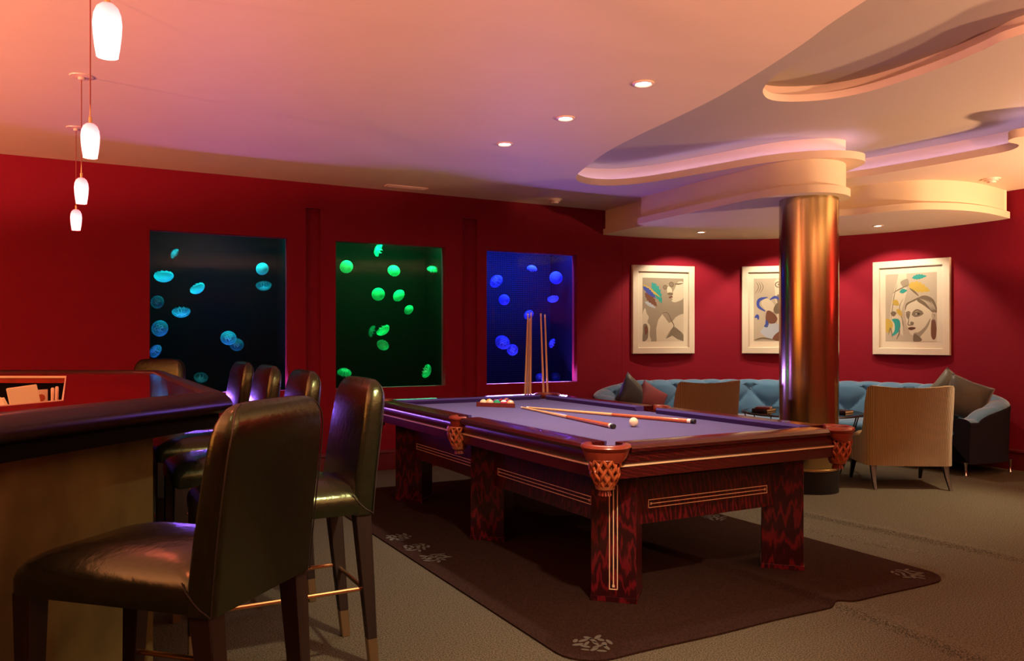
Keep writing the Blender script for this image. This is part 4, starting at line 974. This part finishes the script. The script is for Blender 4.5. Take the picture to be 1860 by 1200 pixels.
for a, art, lb in zip(ARTA, (art1, art2, art3), ('cream framed print of a figure in round sunglasses with coloured feathers', 'cream framed print with blue ribbons partly hidden by the bronze pillar', 'cream framed print of a woman with tied hair and yellow shapes')):
    p = polar(2.545, a, 1.64); t = thing('framed_print', lb, 'picture', p, R(a-90), 'framed prints on the curved wall')
    fw, fh = .405, .520     # local: x along the wall, -y towards the room
    mb = MB()
    sec = [(0, .0), (0, -.040), (.004, -.044), (.070, -.044), (.074, -.040), (.074, -.014), (.074, 0)]
    rings = [[(sx*(fw-o), y, sz*(fh-o)) for o, y in sec] for sx, sz in ((-1, -1), (1, -1), (1, 1), (-1, 1))]
    n = len(sec); vs = [q for r_ in rings for q in r_]; fs = []
    for i in range(4):
        for j in range(n): fs.append((i*n+j, i*n+(j+1) % n, ((i+1) % 4)*n+(j+1) % n, ((i+1) % 4)*n+j))
    mb.add(vs, fs); mb.build('frame', M['frame'], t, smooth=0)
    mb = MB(); mb.box(-fw+.070, fw-.070, -.018, -.012, -fh+.070, fh-.070); mb.build('mat_board', M['matb'], t, smooth=0)
    mb = MB(); hx, hz = fw*.665, fh*.72; art(mb)
    mb2 = MB(); mb2.v = [((1-2*(1-v[0]))*hx, -.0188-v[2]*.35, (2*v[1]-1)*hz) for v in mb.v]; mb2.f = mb.f; mb2.mi = mb.mi
    # clip to the sheet
    mb2.v = [(max(-hx, min(hx, x)), y, max(-hz, min(hz, z))) for x, y, z in mb2.v]
    mb2.build('print', ART, t, smooth=0, recalc=False)

# ------------------------------------------------------------------ curved tufted sofa
sofa = thing('curved_sofa', 'long curved tufted teal blue velvet sofa following the round wall', 'sofa', (AC[0], AC[1], 0))
def pl(r, a): return (r*math.cos(R(a)), r*math.sin(R(a)))
A0, A1, RB = -12.5, 104, 2.41
def bez(p, q, s_, n):
    return [tuple(Vector(p)*(1-t)**2+Vector(q)*2*t*(1-t)+Vector(s_)*t*t) for t in [i/n for i in range(n+1)]]
path = [pl(1.80, A0), pl(1.92, A0)]+bez(pl(2.06, A0), pl(RB, A0), pl(RB, A0+7), 8)
path += [pl(RB, a) for a in frange(A0+8, A1-8, 1.2)]
path += bez(pl(RB, A1-7), pl(RB, A1), pl(2.06, A1), 8)+[pl(1.92, A1), pl(1.80, A1)]
# resample
seglen = [0]
for i in range(1, len(path)): seglen.append(seglen[-1]+(Vector(path[i])-Vector(path[i-1])).length)
TOT = seglen[-1]; NS = 560
def at_s(s):
    s = max(0, min(TOT, s)); i = 1
    while i < len(seglen)-1 and seglen[i] < s: i += 1
    f = (s-seglen[i-1])/max(1e-9, seglen[i]-seglen[i-1]); return Vector(path[i-1]).lerp(Vector(path[i]), f)
ssec = [(.125, .30), (.125, .40), (.115, .48), (.105, .56), (.098, .64), (.085, .72), (.075, .78), (.05, .815), (.01, .83), (-.04, .828), (-.075, .812), (-.10, .78), (-.11, .74), (-.105, .66), (-.10, .5), (-.095, .3), (-.09, .12)]
ssec = [p[:2] for p in smooth_loop([(a, b, 0) for a, b in ssec], 3, False)]
def hfac(s):
    e = min(s, TOT-s); return .66+.34*min(1, max(0, (e-.10)/1.0))**.6 if e < 1.1 else 1
inner_mb, outer_mb = MB(), MB(); ri, ro = [], []; ds = .22; du = .22
split = 34
for i in range(NS+1):
    s = TOT*i/NS; p = at_s(s); tn = (at_s(s+.02)-at_s(s-.02)).normalized(); nrm = Vector((-tn.y, tn.x))
    if nrm.dot(-p) < 0 and .5 < s < TOT-.5: nrm = -nrm
    hf = hfac(s); a, b = [], []
    for j, (q, z) in enumerate(ssec):
        zz = z if z < .30 else .30+(z-.30)*((hf*.815-.30)/.53)
        d = 0
        if j <= split and z > .36:
            u, v = s/ds, (z if q > 0 else .83+(.83-z)*.6)/du-.25
            k = abs(math.sin(PI*(u+v)/1)*math.sin(PI*(u-v)/1)) if False else abs(math.sin(PI*(u+v)/2*1.0)*math.sin(PI*(u-v)/2*1.0))
            fade = max(0, min(1, (z-.36)/.08))
            if q < .02: fade *= max(0, 1-(.02-q)/.09)
            d = (.060*k**.45-.035)*fade
        zu = 1 if z > .79 else 0
        pos = p+nrm*(q+(0 if zu else d)); a.append((pos.x, pos.y, zz+(d*.6 if zu else 0)))
    ri.append(a[:split+1]); ro.append(a[split:])
inner_mb.loft(ri, False, False); inner_mb.build('tufted_back', M['blue'], sofa, smooth=80)
outer_mb.loft(ro, False, False)
for e in (0, -1):
    outer_mb.add(ri[e]+ro[e][1:], [tuple(range(len(ri[e])+len(ro[e])-1))])
outer_mb.build('outer_back', M['bluedark'], sofa, smooth=50)
# buttons
bm_ = MB(); bm_.lathe([(.0005, .006), (.008, .004), (.011, 0), (.010, -.003)], 10); b0 = bm_.build('tuft_button', M['blue']); bmesh_data = b0.data; bpy.data.objects.remove(b0)
nb = 0
for i in range(1, int(TOT/ds)*1+1):
    for row, (zc, par) in enumerate(((.54, 0), (.66, 1))):
        u = i if (i+row) % 2 == 0 else None
        if u is None or nb > 90: continue
        s = u*ds
        if s < .5 or s > TOT-.5: continue
        p = at_s(s); tn = (at_s(s+.02)-at_s(s-.02)).normalized(); nrm = Vector((-tn.y, tn.x))
        if nrm.dot(-p) < 0: nrm = -nrm
        o = bpy.data.objects.new('tuft_button', bmesh_data); COL.objects.link(o); o.parent = sofa
        zz = (row+1+.25 if False else 0)
        vz = [(.25+k)*du for k in range(1, 4)]
        o.location = (p.x+nrm.x*.098, p.y+nrm.y*.098, vz[1] if row == 0 else vz[2]-.0); o.rotation_euler = Vector((nrm.x, nrm.y, 0)).to_track_quat('Z', 'Y').to_euler(); nb += 1
# seat and base
mb = MB(); ins_ = frange(A0+4.5, A1-4.5, 2)
sec = [(1.765, .30), (1.75, .32), (1.745, .37), (1.755, .40), (1.79, .425), (1.9, .435), (2.1, .43), (2.33, .42), (2.33, .30)]
mb.loft([[(r*math.cos(R(a)), r*math.sin(R(a)), z) for r, z in sec] for a in ins_]); mb.build('seat_cushion', M['blue'], sofa, smooth=50)
mb = MB(); sec = [(1.79, .12), (1.78, .29), (2.33, .29), (2.33, .12)]
mb.loft([[(r*math.cos(R(a)), r*math.sin(R(a)), z) for r, z in sec] for a in ins_]); mb.build('seat_base', M['bluedark'], sofa, smooth=30)
for r_, a_ in [(1.84, A0-.5), (2.44, A0+1.0), (1.84, 10), (1.84, 45), (1.84, 80), (1.84, A1-.5), (2.42, A1-2), (2.40, 30), (2.40, 60)]:
    mb = MB(); x, y = pl(r_, a_); mb.lathe([(.018, .0), (.018, .006), (.009, .02), (.011, .07), (.018, .125)], 12, T=Matrix.Translation((x, y, 0)), caps=True); tag(mb.build('leg', M['chrome'], sofa), 'short chrome leg', None)

def pillow(label, m, loc, rot, s=.42, th=.075):
    mb = MB(); n = 14
    for side in (1, -1):
        vs = []
        for j in range(n+1):
            for i in range(n+1):
                u, v = -1+2*i/n, -1+2*j/n; e = (1-abs(u)**2.4)*(1-abs(v)**2.4)
                pin = 1-.07*(1-abs(u*v))*max(abs(u), abs(v))**4
                vs.append((u*s/2*pin, side*th*(max(e, 0)**.55), v*s/2*pin))
        mb.add(vs, [(j*(n+1)+i, j*(n+1)+i+1, (j+1)*(n+1)+i+1, (j+1)*(n+1)+i) for j in range(n) for i in range(n)])
    o = mb.build('throw_pillow', m, smooth=80, loc=loc); o.rotation_euler = [R(a) for a in rot]
    bm2 = bmesh.new(); bm2.from_mesh(o.data); bmesh.ops.remove_doubles(bm2, verts=bm2.verts, dist=1e-4); bm2.to_mesh(o.data); bm2.free()
    return tag(o, label, 'cushion', 'loose cushions on the sofa')
pillow('dark brown throw pillow, front of the left group on the blue sofa', M['pillowdark'], (5.22, 6.86, .665), (-12, 38, 12), .36)
pillow('green satin throw pillow behind the dark one at the left end of the sofa', M['pillowgreen'], (5.33, 6.98, .675), (-14, 40, 0), .38)
pillow('maroon throw pillow on the sofa, right of the dark and green ones', M['pillowred'], (5.55, 6.93, .62), (-16, 30, -12), .34)
pillow('olive grey throw pillow in front at the right arm of the sofa', M['pillowolive'], (7.70, 4.74, .70), (-12, 22, -48), .40)
pillow('lighter olive throw pillow leaning behind the front one at the right arm', M['pillowgreen'], (7.76, 4.94, .73), (-12, 40, -56), .40)

# ------------------------------------------------------------------ slipper chairs
def make_chair():
    t = thing('slipper_chair', '', 'chair')
    # local: back towards -Y, seat front +Y ; origin at centre
    hwb, dep = .335, .30
    plan = []
    for i in range(61):
        u = -1+2*i/60; a = abs(u)
        if a < .62: x = u/.62*.27; y = -dep-.0+.018*(abs(u/.62)**2)
        elif a < .78:
            th = (a-.62)/.16*PI/2; x = math.copysign(.27+.065*math.sin(th), u); y = -dep+.018+.065*(1-math.cos(th))
        else: x = math.copysign(.335, u); y = -dep+.083+(a-.78)/.22*.50
        plan.append((x, y, u))
    def top(u):
        a = abs(u)
        if a < .68: return .875+.02*(a/.68)**2
        k = min(1, (a-.68)/.15); k = k*k*(3-2*k); return .895+(.44-.895)*k if a < .83 else .44-.05*(a-.83)/.17
    mb = MB(); rings = []; uvs = []
    nz = 12
    for x, y, u in plan:
        z1 = top(u); col = []
        for k in range(nz+1):
            f = k/nz; z = .20+(z1-.20)*f; fl = .055*max(0, (z-.25)/.65)**1.4; taper = 1-.09*(1-f)*(1 if abs(u) > .3 else abs(u)/.3)*.6
            col.append((x*(1+.055*max(0, (z-.4))/.5)*1, y-fl*(1 if abs(u) < .8 else 0)*max(0, 1-max(0, abs(u)-.6)/.2), z))
        for k in range(nz, -1, -1):
            cx, cy, cz = col[k]; n2 = Vector((cx, cy+.02)); sh = .05
            if abs(u) > .74: col.append((cx-math.copysign(sh, u), cy, cz-.002 if k == nz else cz))
            else: col.append((cx*.86, cy+sh, cz-.002 if k == nz else cz))
        rings.append(col)
    mb.loft(rings, True, True)
    o = mb.build('back_shell', M['brownribs'], t, smooth=50)
    uv = o.data.uv_layers.new(name='UVMap'); m_ = o.data
    for lp3 in m_.loops:
        vi = lp3.vertex_index//(2*(nz+1)); uv.data[lp3.index].uv = (vi/60*1.0, m_.vertices[lp3.vertex_index].co.z)
    mb = MB(); rings = []
    for z, hx, hy, r in [(.21, .285, .27, .04), (.38, .285, .28, .05), (.42, .28, .275, .06), (.445, .25, .25, .08), (.455, .18, .18, .08), (.457, .04, .04, .02)]: rings.append(rrect(hx, hy, r, 5, 0, .03, z))
    mb.loft(rings); mb.build('seat', M['chairseat'], t, smooth=60)
    for sx in (-1, 1):
        for sy in (-1, 1):
            mb = MB(); x0, y0 = sx*.275, sy*.24; x1, y1 = sx*.285, (-.335 if sy < 0 else .30)
            mid = (x0*.5+x1*.5, y0*.62+y1*.38)
            mb.loft([rrect(.011, .012, .003, 2, x1, y1, .0), rrect(.016, .017, .003, 2, mid[0], mid[1], .11), rrect(.024, .026, .003, 2, x0, y0, .23)])
            mb.build('leg', M['blackwood'], t, smooth=40)
    return t
ch = make_chair()
ch.scale = (1.09, 1, 1); ch.location = (6.50, 4.63, 0); ch.rotation_euler = (0, 0, R(-34)); ch['label'] = 'brown corduroy slipper chair seen from behind, right of the bronze pillar'; ch['group'] = 'corduroy chairs facing the sofa'
dup(ch, (5.37, 6.08, 0), R(-6), 'brown corduroy slipper chair beyond the billiard table, left of the bronze pillar')

# ------------------------------------------------------------------ round glass table behind the pillar
GT = (6.40, 5.62)
t = thing('cocktail_table', 'round glass cocktail table on thin dark legs behind the pillar', 'table', (GT[0], GT[1], 0))
mb = MB(); mb.lathe([(.0005, .560), (.56, .560), (.565, .565), (.56, .570), (.0005, .570)], 48); mb.build('glass_top', M['tabletop'], t, smooth=40)
mb = MB(); mb.tube([(.575*math.cos(a), .575*math.sin(a), .560) for a in [2*PI*i/48 for i in range(49)]], .009, 6); mb.build('metal_rim', M['metal'], t)
for k in range(8):
    a = 2*PI*k/8+.2; mb = MB(); mb.tube([(.56*math.cos(a), .56*math.sin(a), .555), (.40*math.cos(a), .40*math.sin(a), .0)], .007, 6); mb.build('leg', M['metal'], t)
mb = MB(); mb.tube([(.46*math.cos(a), .46*math.sin(a), .20) for a in [2*PI*i/40 for i in range(41)]], .006, 6); mb.build('stretcher', M['metal'], t)
def book(x, y, z, w_, d_, h_, rz, m, label):
    t = thing('book', label, 'book', (x, y, z), R(rz), 'books on the glass table')
    mb = MB(); mb.box(-w_, w_, -d_, d_, 0, .003); mb.box(-w_, w_, -d_, d_, h_-.003, h_); mb.box(-w_, -w_+.003, -d_, d_, 0, h_); mb.build('cover', m, t, smooth=0)
    mb = MB(); mb.box(-w_+.003, w_-.004, -d_+.004, d_-.004, .003, h_-.003); mb.build('pages', M['paper'], t, smooth=0)
book(6.13, 5.86, .571, .11, .08, .022, 20, M['legwood'], 'dark brown book under a red one on the glass table, left of the pillar')
book(6.13, 5.86, .5935, .09, .07, .018, 35, M['leatherred'], 'red book topmost of the stack left of the pillar')
book(6.66, 5.33, .571, .08, .06, .022, 10, M['legwood'], 'small dark book on the glass table just right of the pillar')
